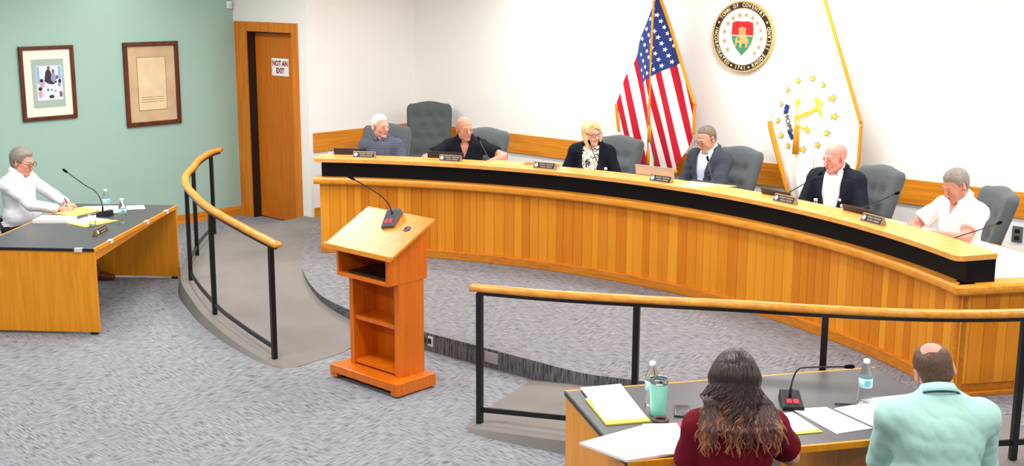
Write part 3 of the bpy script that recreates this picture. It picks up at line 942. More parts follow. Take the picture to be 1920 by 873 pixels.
def laptop(deg, r, turn, label, mat, width=.33, tilt=105, z=.9445, kind='laptop', hh=.255):
    p = polar(r, deg, z)
    t = thing(kind, label, 'laptop' if kind == 'laptop' else 'tablet', tuple(p), radians(deg - 90 + turn))
    # local +y is outward to the sitter; the lid stands at the inner side
    W = width / 2
    MB().box((-W, 0, 0), (W, .23, .014), bevel=.003).build('base', mat, t)
    MB().box((-W + .02, .05, .0142), (W - .02, .15, .0152)).build('keyboard', 'black_plastic', t)
    lid = T(0, .002, .014) @ RX(radians(180 - tilt - 90) * -1 + radians(0))
    k = radians(tilt - 90)
    lidM = T(0, .0, .012) @ RX(k)
    MB().box((-W, -.006, 0), (W, 0, hh), mat=lidM, bevel=.002).build('screen_lid', mat, t)
    MB().box((-W + .008, .0004, .012), (W - .008, .0012, hh - .01), mat=lidM).build('screen', 'black_plastic', t)
    return t
M['laptop_silver'] = plain('laptop_silver', (196, 188, 182), .35, metal=.5)
M['laptop_dark'] = plain('laptop_dark', (44, 38, 38), .4)
laptop(124.3, 5.985, 0, 'dark open laptop before the man in the checked shirt', 'laptop_dark', .35, 100)
laptop(114.3, 5.985, 0, 'dark open laptop before the bald man in the black polo', 'laptop_dark', .40, 100)
laptop(103.9, 5.985, 6, 'thin silver laptop before the blonde woman', 'laptop_silver', .38, 112, hh=.235)
laptop(91.9, 5.985, 2, 'silver open laptop before the man in the slate blazer', 'laptop_silver', .42, 100, hh=.285)
laptop(78.4, 5.985, 0, 'black tablet on a stand before the bald man in the dark suit', 'laptop_dark', .33, 112, kind='tablet')
laptop(69.5, 5.985, 0, 'black tablet on a stand before the man in the white polo', 'laptop_dark', .34, 112, kind='tablet')

def dais_mic(deg0, r0, tip, label, steel=False):
    p = polar(r0, deg0, .9445)
    t = thing('gooseneck_microphone', label, 'microphone', tuple(p), 0, 'gooseneck microphones on the council desk')
    tip = Vector(tip) - p
    mid = Vector((0, 0, .06)) + (tip - Vector((0, 0, .06))) * .25 + Vector((0, 0, .02))
    ang = atan2(p.y - CY, p.x - CX) - pi / 2 + pi
    mic_parts(t, [(0, 0, .03), (0, 0, .07), tuple(mid), tuple(tip * .62 + mid * .0 + Vector((0, 0, .03))), tuple(tip)], mi='grey_plastic' if steel else 'black_metal', base_rot=ang, r=.0042, head_len=.045)
    return t
dais_mic(110.4, 6.22, polar(6.25, 111.9, 1.30), 'slim grey gooseneck microphone of the bald man in the black polo', True)
dais_mic(98.9, 6.22, polar(6.2, 100.25, 1.345), 'gooseneck microphone in front of the face of the blonde woman')
dais_mic(87.2, 6.2, polar(6.22, 88.1, 1.30), 'slim grey gooseneck microphone of the man in the slate blazer', True)
dais_mic(80.9, 6.2, polar(6.25, 77.0, 1.31), 'black gooseneck microphone of the bald man in the dark suit')
dais_mic(73.6, 6.2, polar(6.2, 68.75, 1.285), 'black gooseneck microphone between the man in the suit and the white polo')
dais_mic(63.2, 6.2, polar(6.2, 58.4, 1.255), 'black gooseneck microphone before the man in the white polo, nearest the desk end')

M['pet'] = plain('clear_plastic', (245, 250, 252), .04, spec=.5, trans=1.0, ior=1.12)
M['bottle_water'] = plain('bottle_water', (236, 246, 250), .02, trans=1.0, ior=1.33)
M['bottle_label'] = plain('bottle_label', (196, 232, 238), .5)
M['label_teal'] = plain('label_teal', (96, 196, 214), .5)
def bottle(loc, label, full=.6, s=1.0, group=None):
    t = thing('water_bottle', label, 'bottle', tuple(loc), random.uniform(0, 6), group)
    prof = [(.0, .004), (.012, .002), (.026, .0), (.031, .004), (.0325, .015), (.0325, .045), (.0305, .052), (.0325, .06), (.0305, .068), (.0325, .076), (.0325, .125), (.031, .142), (.025, .160), (.016, .178), (.0135, .184), (.0135, .196), (0, .196)]
    m = MB(); m.lathe([(r * s, z * s) for r, z in prof], 24); m.build('body', 'pet', t)
    m = MB(); m.lathe([(.0330 * s, .080 * s), (.0330 * s, .124 * s), (.0326 * s, .124 * s), (.0326 * s, .080 * s), (.0330 * s, .080 * s)], 24)
    lb = m.build('label_band', 'bottle_label', t)
    m = MB()
    a0 = 0
    for a0 in (0, 2.2, 4.3):
        vs = [(.0334 * s * cos(a0 + a * .12), .0334 * s * sin(a0 + a * .12), z * s) for z in (.088, .116) for a in range(8)]
        m.add(vs, [(a, a + 1, a + 9, a + 8) for a in range(7)])
    m.build('label_print', 'label_teal', lb, fix=False)
    m = MB(); m.lathe([(0, .194 * s), (.0148 * s, .194 * s), (.0152 * s, .200 * s), (.0150 * s, .211 * s), (.012 * s, .213 * s), (0, .213 * s)], 20); m.build('cap', 'white_enamel', t)
    return t
bottle(polar(6.02, 97.6, .9445), 'clear water bottle beside the elbow of the blonde woman', group='water bottles on the council desk')
bottle(polar(6.02, 75.2, .9445), 'clear water bottle before the bald man in the dark suit', group='water bottles on the council desk')
bottle(polar(6.0, 72.2, .9445), 'clear water bottle between the rightmost name plate and a tablet', group='water bottles on the council desk')
bottle(polar(6.0, 126.5, .9445), 'clear water bottle behind the left end of the council desk', s=.98, group='water bottles on the council desk')
t = thing('desk_clock', 'small black box on the desk left of the name plate of the blonde woman', 'box', tuple(polar(5.93, 104.6, 1.1405)), radians(14))
MB().box((-.04, -.02, 0), (.04, .02, .028), bevel=.005).build('case', 'black_plastic', t)

def sheet(corners, name, label, cat, mat, thick=.0025, z=None, curl=0.0, group=None, skew=None, extra=None):
    """a sheet of paper from four plan corners"""
    m = MB()
    P = [Vector((c[0], c[1], z)) for c in corners]
    N = 8
    vs = []
    for lay in (0, 1):
        for j in range(N + 1):
            for i in range(N + 1):
                u, v = i / N, j / N
                p = (P[0] * (1 - u) + P[1] * u) * (1 - v) + (P[3] * (1 - u) + P[2] * u) * v
                q = p.copy()
                q.z += lay * thick + curl * max(0, u - .6) ** 2
                vs.append(q)
    K = (N + 1) ** 2
    fs = []
    for j in range(N):
        for i in range(N):
            a = j * (N + 1) + i
            fs.append((a, a + N + 1, a + N + 2, a + 1)); fs.append((K + a, K + a + 1, K + a + N + 2, K + a + N + 1))
    ring = list(range(N + 1)) + [j * (N + 1) + N for j in range(1, N + 1)] + [N * (N + 1) + i for i in range(N - 1, -1, -1)] + [j * (N + 1) for j in range(N - 1, 0, -1)]
    for k in range(len(ring)):
        a, b_ = ring[k], ring[(k + 1) % len(ring)]
        fs.append((a, b_, b_ + K, a + K))
    m.add(vs, fs)
    o = m.build(name, mat)
    return tag(o, label, cat, group)
def polsheet(deg, r0, r1, wdeg, name, label, mat, sk=0.0, z=1.141):
    return sheet([polar(r0, deg + wdeg), polar(r0, deg - wdeg), polar(r1, deg - wdeg + sk), polar(r1, deg + wdeg + sk)], name, label, 'paper', mat, z=z)
polsheet(107.0, 5.74, 6.00, 1.7, 'paper_pad', 'yellow paper pad on the counter before the bald man in black', 'manila', .6)
sheet([(-6.26, 8.86), (-5.90, 8.82), (-5.74, 9.22), (-6.20, 9.17)], 'paper_pad', 'yellow paper lying on the counter before the man in the slate blazer', 'paper', 'manila', z=1.141)
sheet([(-6.12, 8.90), (-5.99, 8.89), (-5.90, 9.14), (-6.12, 9.13)], 'paper_sheet', 'white sheet lying on the yellow paper on the counter', 'paper', 'paper', z=1.1436)

# ------------------------------------------------------------------ left side table things
def Lp(u, v): p = onL(u, v).translation; return (p.x, p.y)
ZT = .741
t = thing('gooseneck_microphone', 'gooseneck microphone on the left side table', 'microphone', (-10.44, 5.69, ZT))
mic_parts(t, [(0, .0, .04), (-.002, .0, .10), (-.014, -.022, .19), (-.034, -.062, .25), (-.066, -.122, .295), (-.139, -.254, .424)], base_rot=radians(-55), r=.0045)
bottle((-9.985, 5.635, ZT), 'clear water bottle near the open edge of the left side table', s=1.06, group='water bottles on the left side table')
bottle((-10.62, 5.83, ZT), 'clear water bottle behind the microphone on the left side table', s=1.0, group='water bottles on the left side table')
t = thing('plastic_cup', 'clear plastic cup on the yellow folder of the left side table', 'cup', (-10.03, 5.36, ZT + .007))
m = MB(); m.lathe([(.026, 0), (.03, .002), (.038, .10), (.0395, .102), (.037, .10), (.028, .004), (0, .004)], 24); m.build('cup', 'pet', t)
m = MB(); m.lathe([(0, .006), (.027, .006), (.029, .034), (0, .034)], 24); m.build('drink', 'bottle_water', t)
sheet([(-10.56, 5.06), (-10.33, 5.28), (-10.46, 5.44), (-10.72, 5.24)], 'paper_stack', 'thick white paper stack nearest the man in the white shirt', 'paper', 'paper', z=ZT, thick=.03)
sheet([(-10.36, 5.27), (-10.03, 5.29), (-10.11, 5.66), (-10.46, 5.50)], 'folder', 'yellow folder under papers on the left side table', 'folder', 'yellow_folder', z=ZT, thick=.003)
sheet([(-10.34, 5.31), (-10.13, 5.33), (-10.20, 5.62), (-10.47, 5.53)], 'paper_sheet', 'white papers on top of the yellow folder, left side table', 'paper', 'paper', z=ZT + .0035, thick=.003)
sheet([(-10.86, 5.42), (-10.58, 5.48), (-10.68, 5.80), (-10.98, 5.78)], 'note_pad', 'cream writing pad under the hand with the pen', 'paper', 'manila', z=ZT, thick=.005)
sheet([(-10.72, 5.72), (-10.46, 6.15), (-10.64, 6.24), (-11.0, 5.80)], 'paper_sheet', 'long white papers along the far side of the left table', 'paper', 'paper', z=ZT, thick=.003)
sheet([(-10.55, 5.70), (-10.43, 5.86), (-10.56, 5.96), (-10.68, 5.80)], 'paper_sheet', 'small white sheet under the bottle behind the microphone', 'paper', 'paper', z=ZT + .0035, thick=.002)

# ------------------------------------------------------------------ right side table things
def Rq(pts, *a, **k): return sheet(pts, *a, **k)
sheet([(-3.98, 4.90), (-3.86, 5.10), (-3.44, 4.77), (-3.57, 4.59)], 'paper_sheet', 'white papers on the yellow folder, far left corner of the right table', 'paper', 'paper', z=ZT + .0075, thick=.004)
sheet([(-3.86, 4.79), (-3.74, 5.0), (-3.405, 4.755), (-3.535, 4.56)], 'folder', 'yellow folder at the left end of the right side table', 'folder', 'yellow_folder', z=ZT, thick=.007)
sheet([(-3.47, 4.27), (-3.39, 4.66), (-3.00, 4.60), (-3.17, 4.25)], 'open_binder', 'open report with white pages at the elbow of the woman', 'report', 'paper', z=ZT, thick=.012, curl=.0)
sheet([(-3.39, 4.665), (-3.18, 4.89), (-2.92, 4.70), (-3.10, 4.45)], 'report', 'white report with a pink tab by the woman', 'report', 'paper', z=ZT + .0125, thick=.006)
sheet([(-3.27, 4.79), (-3.24, 4.83), (-3.09, 4.67), (-3.10, 4.64)], 'page_tab', 'pink strip across the white report', 'tab', 'pink', z=ZT + .0187, thick=.0012)
def Rp(u, v): p = onR(u, v).translation; return (p.x, p.y)
sheet([Rp(.14, .86), Rp(.36, .84), Rp(.38, 1.02), Rp(.16, 1.02)], 'paper_sheet', 'white sheet at the near edge beside the woman', 'paper', 'paper', z=ZT + .0135, thick=.003)
sheet([(-3.02, 5.22), (-2.93, 5.35), (-2.70, 5.22), (-2.80, 5.07)], 'folder', 'manila folder at the right of the woman', 'folder', 'yellow_folder', z=ZT, thick=.004)
sheet([(-3.02, 5.24), (-2.95, 5.36), (-2.73, 5.23), (-2.81, 5.10)], 'paper_sheet', 'white sheet on the manila folder beside the woman', 'paper', 'paper', z=ZT + .0045, thick=.002)
sheet([(-2.985, 5.41), (-2.865, 5.56), (-2.545, 5.44), (-2.64, 5.245)], 'paper_sheet', 'single white sheet between the woman and the man in mint', 'paper', 'paper', z=ZT, thick=.0015)
sheet([(-2.82, 5.56), (-2.74, 5.76), (-2.40, 5.62), (-2.50, 5.44)], 'paper_stack', 'white document stack before the man in the mint shirt', 'paper', 'paper', z=ZT, thick=.006)
sheet([(-2.78, 5.78), (-2.62, 6.05), (-2.36, 5.90), (-2.52, 5.66)], 'paper_sheet', 'white papers at the far side of the document stack', 'paper', 'paper', z=ZT + .0065, thick=.003)
M['mint'] = plain('mint_enamel', (146, 232, 210), .35)
t = thing('tumbler', 'mint green insulated tumbler with steel rim on the right table', 'tumbler', (-3.44, 4.865, ZT))
m = MB(); m.lathe([(0, 0), (.036, 0), (.038, .004), (.040, .03), (.047, .165), (.0475, .17)], 28); m.build('body', 'mint', t)
m = MB(); m.lathe([(.0475, .168), (.0485, .172), (.0490, .196), (.0475, .198), (.0455, .196), (.044, .17), (.0475, .168)], 28); m.build('rim', 'chrome', t)
m = MB(); m.lathe([(0, .183), (.030, .183), (.0445, .186), (.0445, .19), (.038, .1885), (0, .1875)], 28); m.build('lid', 'pet', t)
t = thing('mobile_phone', 'dark grey mobile phone beside the mint tumbler', 'phone', (-3.375, 4.985, ZT), radians(35))
MB().box((-.04, -.08, 0), (.04, .08, .011), bevel=.005).build('case', 'grey_plastic', t)
MB().box((-.030, -.068, .0108), (.030, .068, .0116), bevel=.0003).build('back_panel', 'black_plastic', t)
t = thing('bracelet', 'brown ring band lying on the table by the tumbler', 'bracelet', (-3.376, 4.80, ZT))
m = MB(); m.tube([(.035 * cos(a * pi / 12), .035 * sin(a * pi / 12), .008) for a in range(25)], .008, 10, caps=False); m.build('band', 'brown_band', t) if 'brown_band' in M else None
bottle((-3.55, 4.96, ZT), 'clear water bottle behind the mint tumbler', s=1.12, group='water bottles on the right side table')
bottle((-2.755, 5.765, ZT), 'clear water bottle beside the documents of the man in mint', s=1.12, group='water bottles on the right side table')
t = thing('gooseneck_microphone', 'gooseneck microphone with red buttons on the right side table', 'microphone', (-3.02, 5.47, ZT))
mic_parts(t, [(-.006, -.004, .045), (-.004, -.002, .10), (.004, .004, .15), (.022, .014, .192), (.060, .034, .209), (.227, .125, .228)], base_rot=radians(38), r=.0042, bscale=1.25)
t = thing('pen', 'black pen lying beside the documents of the man in mint', 'pen', (-2.80, 5.665, ZT), radians(30))
MB().tube([(-.06, 0, .005), (.04, 0, .005), (.055, 0, .005)], [.0045, .0045, .0012], 8).build('barrel', 'black_plastic', t)
MB().tube([(-.064, 0, .005), (-.03, 0, .005)], [.0052, .0052], 8).build('cap', 'grey_plastic', t)

# ------------------------------------------------------------------ flags
def interp(tab, t):
    for (t0, a), (t1, b_) in zip(tab, tab[1:]):
        if t <= t1: return a + (b_ - a) * (t - t0) / (t1 - t0)
    return tab[-1][1]
def cloth(left, right, NS, NT, depth, pattern, y0):
    """left and right: list of (t, x, z) edges; depth(s, t, x, z) fold offset; pattern(x, z) material index"""
    lx = [(t, x) for t, x, z in left]; lz = [(t, z) for t, x, z in left]
    rx = [(t, x) for t, x, z in right]; rz = [(t, z) for t, x, z in right]
    pos = lambda s, t: (interp(lx, t) * (1 - s) + interp(rx, t) * s, interp(lz, t) * (1 - s) + interp(rz, t) * s)
    m = MB(); vs = []; fl = []
    for j in range(NT + 1):
        for i in range(NS + 1):
            s, t = i / NS, j / NT
            x, z = pos(s, t); fl.append((x, z))
            vs.append((x, y0 + depth(s, t, x, z), z))
    fs, mi = [], []
    for j in range(NT):
        for i in range(NS):
            a = j * (NS + 1) + i
            q = (a, a + 1, a + NS + 2, a + NS + 1)
            fs.append(q); cx = sum(fl[k][0] for k in q) / 4; cz = sum(fl[k][1] for k in q) / 4
            mi.append(pattern(cx, cz))
    m.v = vs; m.f = fs; m.mi = mi; m.sm = [True] * len(fs)
    return m, pos
FY = 10.30
# striped flag
us = thing('flag', 'striped red and white flag with starred blue canton, hanging by the wall', 'flag', (-7.43, FY, ZD))
USL = [(0, -7.452, 2.83), (.02, -7.46, 2.78), (.60, -7.935, 1.66), (.75, -7.905, 1.38), (1, -7.62, .92)]
USR = [(0, -7.440, 2.83), (.02, -7.425, 2.78), (.60, -6.945, 1.70), (.75, -6.965, 1.42), (1, -7.13, 1.02)]
dv = Vector((.30, -.954)).normalized(); pv = Vector((dv.y, -dv.x))
def uswave(s, t, x, z):
    q = x * -pv.x + z * -pv.y
    return (.035 * sin(q * 13 + 1.0) + .018 * sin(q * 27 + t * 3)) * min(1, t * 2.2) + .05 * (s - .5) ** 2 - .03 * math.exp(-((s - .45) / .12) ** 2)
def stripe(x, z):
    q = (x + 7.40) * .954 + (z - 1.95) * .30
    return int(math.floor(q / .0745)) % 2
def canton(x, z):
    # lower edge from (-7.64, 1.88) to (-7.19, 2.10); left edge follows the stripes
    lim = 1.88 + (x + 7.64) * (.22 / .45)
    if x < -7.64: return z > 1.88 + (-7.64 - x) * 3.1
    return z > lim
def flag_shader():
    """stripes and canton by the cloth's own coordinates"""
    m_, nt, p = new_mat('flag_stripes')
    tc = nt.nodes.new('ShaderNodeTexCoord'); sp = nt.nodes.new('ShaderNodeSeparateXYZ'); nt.links.new(tc.outputs['Object'], sp.inputs[0])
    def mth(op, a_, b_=None):
        n_ = nt.nodes.new('ShaderNodeMath'); n_.operation = op
        for i_, v_ in enumerate((a_, b_)):
            if v_ is None: continue
            if isinstance(v_, (int, float)): n_.inputs[i_].default_value = v_
            else: nt.links.new(v_, n_.inputs[i_])
        return n_.outputs[0]
    x = mth('SUBTRACT', sp.outputs['X'], 7.43); z = mth('ADD', sp.outputs['Z'], ZD)
    q_ = mth('ADD', mth('MULTIPLY', mth('ADD', x, 7.40), .954), mth('MULTIPLY', mth('SUBTRACT', z, 1.95), .30))
    st_ = mth('GREATER_THAN', mth('FRACT', mth('DIVIDE', q_, .149)), .5)
    right_ = mth('GREATER_THAN', z, mth('ADD', mth('MULTIPLY', mth('ADD', x, 7.64), .489), 1.88))
    left_ = mth('GREATER_THAN', z, mth('ADD', mth('MULTIPLY', mth('SUBTRACT', -7.64, x), 3.1), 1.88))
    isl = mth('LESS_THAN', x, -7.64)
    can = mth('ADD', mth('MULTIPLY', isl, left_), mth('MULTIPLY', mth('SUBTRACT', 1, isl), right_))
    def mix(f_, a_, b_):
        n_ = nt.nodes.new('ShaderNodeMix'); n_.data_type = 'RGBA'; nt.links.new(f_, n_.inputs['Factor'])
        for k_, v_ in (('A', a_), ('B', b_)):
            if isinstance(v_, tuple): n_.inputs[k_].default_value = v_
            else: nt.links.new(v_, n_.inputs[k_])
        return n_.outputs['Result']
    c1 = mix(st_, srgb(186, 16, 44), srgb(240, 236, 236))
    nt.links.new(mix(can, c1, srgb(38, 58, 122)), p.inputs['Base Color'])
    p.inputs['Roughness'].default_value = .7; p.inputs['Specular IOR Level'].default_value = .2; p.inputs['Sheen Weight'].default_value = .1
    return m_
M['flag_stripes'] = flag_shader()
m, pos = cloth(USL, USR, 150, 240, uswave, lambda x, z: 0, 0.0)
def inv(pos, x, z):
    bs, best = (0, 0), 9
    s, t = .5, .3
    for _ in range(14):
        x0, z0 = pos(s, t); e = 1e-3
        xa, za = pos(min(1, s + e), t); xb, zb = pos(s, min(1, t + e))
        J = np.array([[(xa - x0) / e, (xb - x0) / e], [(za - z0) / e, (zb - z0) / e]])
        try: d = np.linalg.solve(J, [x - x0, z - z0])
        except Exception: break
        s = min(.998, max(0.002, s + d[0])); t = min(.998, max(.002, t + d[1]))
    return s, t
def decal(m, poly, depth, pos, mi, lift=.006):
    """polygon laid on the cloth (centre fan)"""
    cx = sum(p[0] for p in poly) / len(poly); cz = sum(p[1] for p in poly) / len(poly)
    vs = []
    for x, z in [(cx, cz)] + poly:
        s, t = inv(pos, x, z)
        vs.append((x, depth(s, t, x, z) - lift, z))
    n = len(poly)
    m.add(vs, [(0, 1 + (i + 1) % n, 1 + i) for i in range(n)], mi)
ex, ez = Vector((.89, .456)), Vector((.30, -.954))
for r in range(9):
    for c_ in range(8):
        x = -7.60 + .085 * c_ + .036 * (8 - r) - (.0425 if r % 2 else 0) - .0
        z = 1.955 + .0815 * (8 - r) * 1.0 + .0415 * c_ - (.02 if r % 2 else 0)
        x, z = x - .030 * (8 - r) * 1.0, z
        s, t = inv(pos, x, z)
        px, pz = pos(s, t)
        if canton(x, z) and canton(x - .03, z - .02) and abs(px - x) < .004 and abs(pz - z) < .004 and .08 < s < .93 and z < 2.70:
            decal(m, star2d(x, z, .027, .2), uswave, pos, 1)
m.v = [(x + 7.43, y, z - ZD) for x, y, z in m.v]
m.build('cloth', ['flag_stripes', 'flag_white'], us, fix=False)
def edge_strip(pts2, depth, pos, side, t0, t1, wdt=.035, n=40, org=(-7.43, ZD)):
    m = MB()
    P = []
    for i in range(n + 1):
        t = t0 + (t1 - t0) * i / n
        s = 0.0 if side == 'L' else 1.0
        x, z = pos(s, t)
        P.append(Vector((x - org[0], depth(s, t, x, z) - .006, z - org[1])))
    m.tube(P, [wdt * .5] * len(P), 8, flat=1.0)
    return m
m1 = edge_strip(None, uswave, pos, 'R', .0, .60, .034); m1.build('fringe', 'gold', us)
m1 = edge_strip(None, uswave, pos, 'R', .60, .76, .03); m1.build('fringe', 'gold', us)
m1 = edge_strip(None, uswave, pos, 'L', .605, .76, .036); m1.build('fringe', 'gold', us)
bt = MB(); P = []
for i in range(41):
    s = .12 + i / 40 * .88; x, z = pos(s, 1.0); P.append(Vector((x + 7.43, uswave(s, 1, x, z) - .006, z - .012 - ZD)))
bt.tube(P, .03, 8); bt.build('fringe', 'gold', us)
m = MB(); m.tube([(.0, .02, .0), (-.0, .02, 2.72)], .0125, 12); m.tube([(0, .02, 2.70), (0, .02, 2.76), (0, .02, 2.86)], [.02, .035, .002], 12); m.build('pole', 'gold_metal', us)
m = MB(); m.lathe([(0, 0), (.16, 0), (.16, .02), (.05, .05), (.03, .10), (0, .10)], 24, 0, (0, .02, .0)); m.build('stand', 'gold_metal', us)
m = MB(); m.tube([(-.005, -.075, 2.62), (-.02, -.085, 2.1), (-.005, -.09, 1.55), (.0, -.09, 1.30)], .007, 8)
m.tube([(.01, -.085, 2.62), (-.005, -.09, 2.0), (-.02, -.095, 1.4), (-.012, -.095, 1.05)], .006, 8); cd_ = m.build('cord', 'gold', us)
for x, z in ((.0, 1.30), (-.012, 1.05)):
    m = MB(); m.lathe([(.004, .02), (.016, 0), (.018, -.03), (.022, -.16), (0, -.16)], 12, 0, (x, -.092, z)); m.build('tassel', 'gold', cd_)
# white flag with the anchor
ri = thing('flag', 'white flag with gold anchor, ring of gold stars and a blue HOPE ribbon', 'flag', (-5.59, FY, ZD))
RL = [(0, -5.60, 2.84), (.02, -5.605, 2.79), (.62, -6.10, 1.61), (.68, -6.08, 1.52), (1, -5.84, .86)]
RR = [(0, -5.585, 2.84), (.02, -5.575, 2.79), (.62, -5.125, 1.66), (.80, -5.125, 1.30), (1, -5.22, .80)]
def riwave(s, t, x, z): return (.03 * sin(s * 15 + 1.2) + .012 * sin(s * 33 + 2 * t)) * min(1, t * 1.8) + .03 * (s - .5) ** 2
m, rpos = cloth(RL, RR, 110, 150, riwave, lambda x, z: 0, 0.0)
def RP(px, py):
    """plan of the emblem: offsets measured on the cloth"""
    return (-6.106 + (px - 1438) / 178 * .986, 1.61 - (py - 230) * .00482 + (px - 1438) / 178 * .03)
def dec(poly, mi, lift=.006): decal(m, poly, riwave, rpos, mi, lift)
for sx_, sy_ in [(232, 100), (318, 82), (398, 122), (458, 210), (477, 330), (445, 443), (374, 530), (278, 568), (185, 548), (133, 480), (104, 377), (113, 265), (157, 165)]:
    x, z = RP(1430 + sx_ / 3.49, 120 + sy_ / 3.49)
    dec(star2d(x, z, .042, .2), 4, .005); dec(star2d(x, z, .034, .2), 1, .008)
def line(pts, wd, mi, lift=.008):
    for (a0, b0), (a1, b1) in zip(pts, pts[1:]):
        d = Vector((a1 - a0, b1 - b0)); d.normalize(); nn = Vector((-d.y, d.x)) * wd / 2
        K = 4
        for k in range(K):
            p0 = Vector((a0, b0)).lerp(Vector((a1, b1)), k / K); p1 = Vector((a0, b0)).lerp(Vector((a1, b1)), (k + 1) / K)
            dec([(p0.x + nn.x, p0.y + nn.y), (p1.x + nn.x, p1.y + nn.y), (p1.x - nn.x, p1.y - nn.y), (p0.x - nn.x, p0.y - nn.y)], mi, lift)
A = lambda x, y: RP(1430 + x / 3.49, 120 + y / 3.49)
line([A(228, 356), A(372, 272)], .034, 1)
line([A(348, 210), A(360, 255), A(378, 295), A(392, 328)], .042, 1, .009)
line([A(368, 222), A(398, 240), A(386, 262)], .02, 1, .009)
line([A(232, 352), A(229, 380), A(240, 405), A(262, 418), A(300, 430)], .016, 1)
dec([A(283, 400), A(326, 437), A(276, 446)], 1, .009)
line([A(238, 262), A(232, 352)], .008, 1)
dec([A(225, 250), A(232, 226), A(246, 222), A(254, 240), A(248, 262), A(234, 268)], 1)
line([A(172, 265), A(160, 300), A(162, 340)], .050, 2)
line([A(190, 430), A(204, 465), A(226, 495)], .044, 2)
line([A(166, 325), A(180, 380), A(203, 440)], .058, 3, .010)
vs, fs = text_polys('HOPE', .075, .002)
a_, b_ = A(185, 383)
dd = Vector(A(203, 440)) - Vector(A(168, 325)); dd.normalize(); nn = Vector((-dd.y, dd.x))
base = len(m.v)
tv_ = []
for x, y in vs:
    q = Vector((a_, b_)) - dd * x * -1.05 * -1 + nn * y * -1
    q = Vector((a_, b_)) + dd * (-x) * 1.05 + Vector((dd.y, -dd.x)) * y * -1 if False else Vector((a_, b_)) + dd * x * 1.05 + Vector((-dd.y, dd.x)) * y
    s, tt = inv(rpos, q.x, q.y)
    tv_.append((q.x, riwave(s, tt, q.x, q.y) - .013, q.y))
m.add(tv_, fs, 4)
m.v = [(x + 5.59, y, z - ZD) for x, y, z in m.v]
m.build('cloth', ['flag_cream', 'flag_gold', 'flag_blue', 'flag_ribbon', 'flag_ink'], ri, fix=False)
edge_strip(None, riwave, rpos, 'R', .0, .62, .034, org=(-5.59, ZD)).build('fringe', 'gold', ri)
edge_strip(None, riwave, rpos, 'R', .62, .98, .034, org=(-5.59, ZD)).build('fringe', 'gold', ri)
edge_strip(None, riwave, rpos, 'L', .62, 1.0, .05, org=(-5.59, ZD)).build('fringe', 'gold', ri)
m = MB(); m.tube([(.0, .03, .0), (.0, .03, 2.72)], .0125, 12); m.tube([(0, .03, 2.70), (0, .03, 2.76), (0, .03, 2.86)], [.02, .035, .002], 12); m.build('pole', 'gold_metal', ri)
m = MB(); m.lathe([(0, 0), (.16, 0), (.16, .02), (.05, .05), (.03, .10), (0, .10)], 24, 0, (0, .03, .0)); m.build('stand', 'gold_metal', ri)
m = MB(); m.tube([(-.02, -.05, 2.62), (-.10, -.06, 2.1), (-.12, -.07, 1.6), (-.13, -.07, 1.40)], .0045, 8); cd_ = m.build('cord', 'gold_pale', ri)
m = MB(); m.lathe([(.004, .05), (.024, .02), (.026, -.06), (.032, -.24), (0, -.24)], 12, 0, (-.15, -.075, 1.42)); m.build('tassel', 'gold', cd_)

# ------------------------------------------------------------------ round town seal on the wall
SR = .352
seal = thing('wall_seal', 'round town seal plaque with red and green shield on the white wall', 'plaque', (-6.583, YB, 2.389))
def Y2(depth): return lambda x, y, d=0.0: Vector((x, -(depth + d), y))
def disc(r0, r1, d0, d1, mat, name, n=72):
    m = MB()
    def ring(r, d): return [Vector((r * cos(a * 2 * pi / n), -d, r * sin(a * 2 * pi / n))) for a in range(n)]
    vs = ring(r0, d0) + ring(r0, d1) + ring(r1, d1) + ring(r1, d0)
    fs = []
    for k in range(3):
        for a in range(n): fs.append((k * n + a, k * n + (a + 1) % n, (k + 1) * n + (a + 1) % n, (k + 1) * n + a))
    if r1 < 1e-6: pass
    m.add(vs, fs, 0, False)
    return m.build(name, mat, seal)
disc(SR, SR * .955, .0, .045, 'seal_gold', 'rim')
disc(SR * .958, SR * .80, .0, .038, 'seal_black', 'ring')
disc(SR * .80, SR * .785, .0, .041, 'seal_gold', 'inner_rim')
disc(SR * .79, .0, .0, .036, 'seal_white', 'field')
for a in [-128, -103, -78, -54, -33, -12, 9, 30, 50, 72, 94, 117, 137]:
    r = SR * .605
    cx, cz = r * sin(radians(a)), r * cos(radians(a)) * 1.0
    MB().slab(star2d(cx, cz, .030), Y2(.036), .004).build('star', 'seal_star', seal)
def seal_text(s, a0, a1, outer):
    """letters spaced along the ring between two compass angles"""
    m = MB(); n = len(s)
    for i, ch in enumerate(s):
        if ch == ' ': continue
        a = a0 + (a1 - a0) * (i / (n - 1) if n > 1 else 0)
        vs, fs = text_polys(ch, .052, .0016)
        r = SR * .878
        cx, cz = r * sin(radians(a)), r * cos(radians(a))
        rot = -radians(a) if outer else pi - radians(a)
        m.add([Vector((cx + x * .86 * cos(rot) - y * sin(rot), -.0395, cz + x * .86 * sin(rot) + y * cos(rot))) for x, y in vs], fs)
    return m
for s, a0, a1, o in (('TOWN OF COVENTRY', -53, 47, True), ('RHODE ISLAND', 154, 74, False), ('1741', 192, 173, False), ('INCORPORATED', 285, 211, False)):
    seal_text(s, a0, a1, o).build('lettering', 'seal_text', seal, fix=False)
for a in (62, 164, 202, -64):
    r = SR * .878
    m = MB(); m.slab([(r * sin(radians(a)) + .011 * cos(k * pi / 5), r * cos(radians(a)) + .011 * sin(k * pi / 5)) for k in range(10)], Y2(.036), .004)
    m.build('dot', 'seal_text', seal)
sh = MB()
SWd, top_, mid_, bot_ = .125, .150, .010, -.185
up = [(-SWd * .93, top_ - .012), (-SWd * .5, top_ + .002), (0, top_ - .002), (SWd * .5, top_ + .002), (SWd * .93, top_ - .012), (SWd, mid_), (-SWd, mid_)]
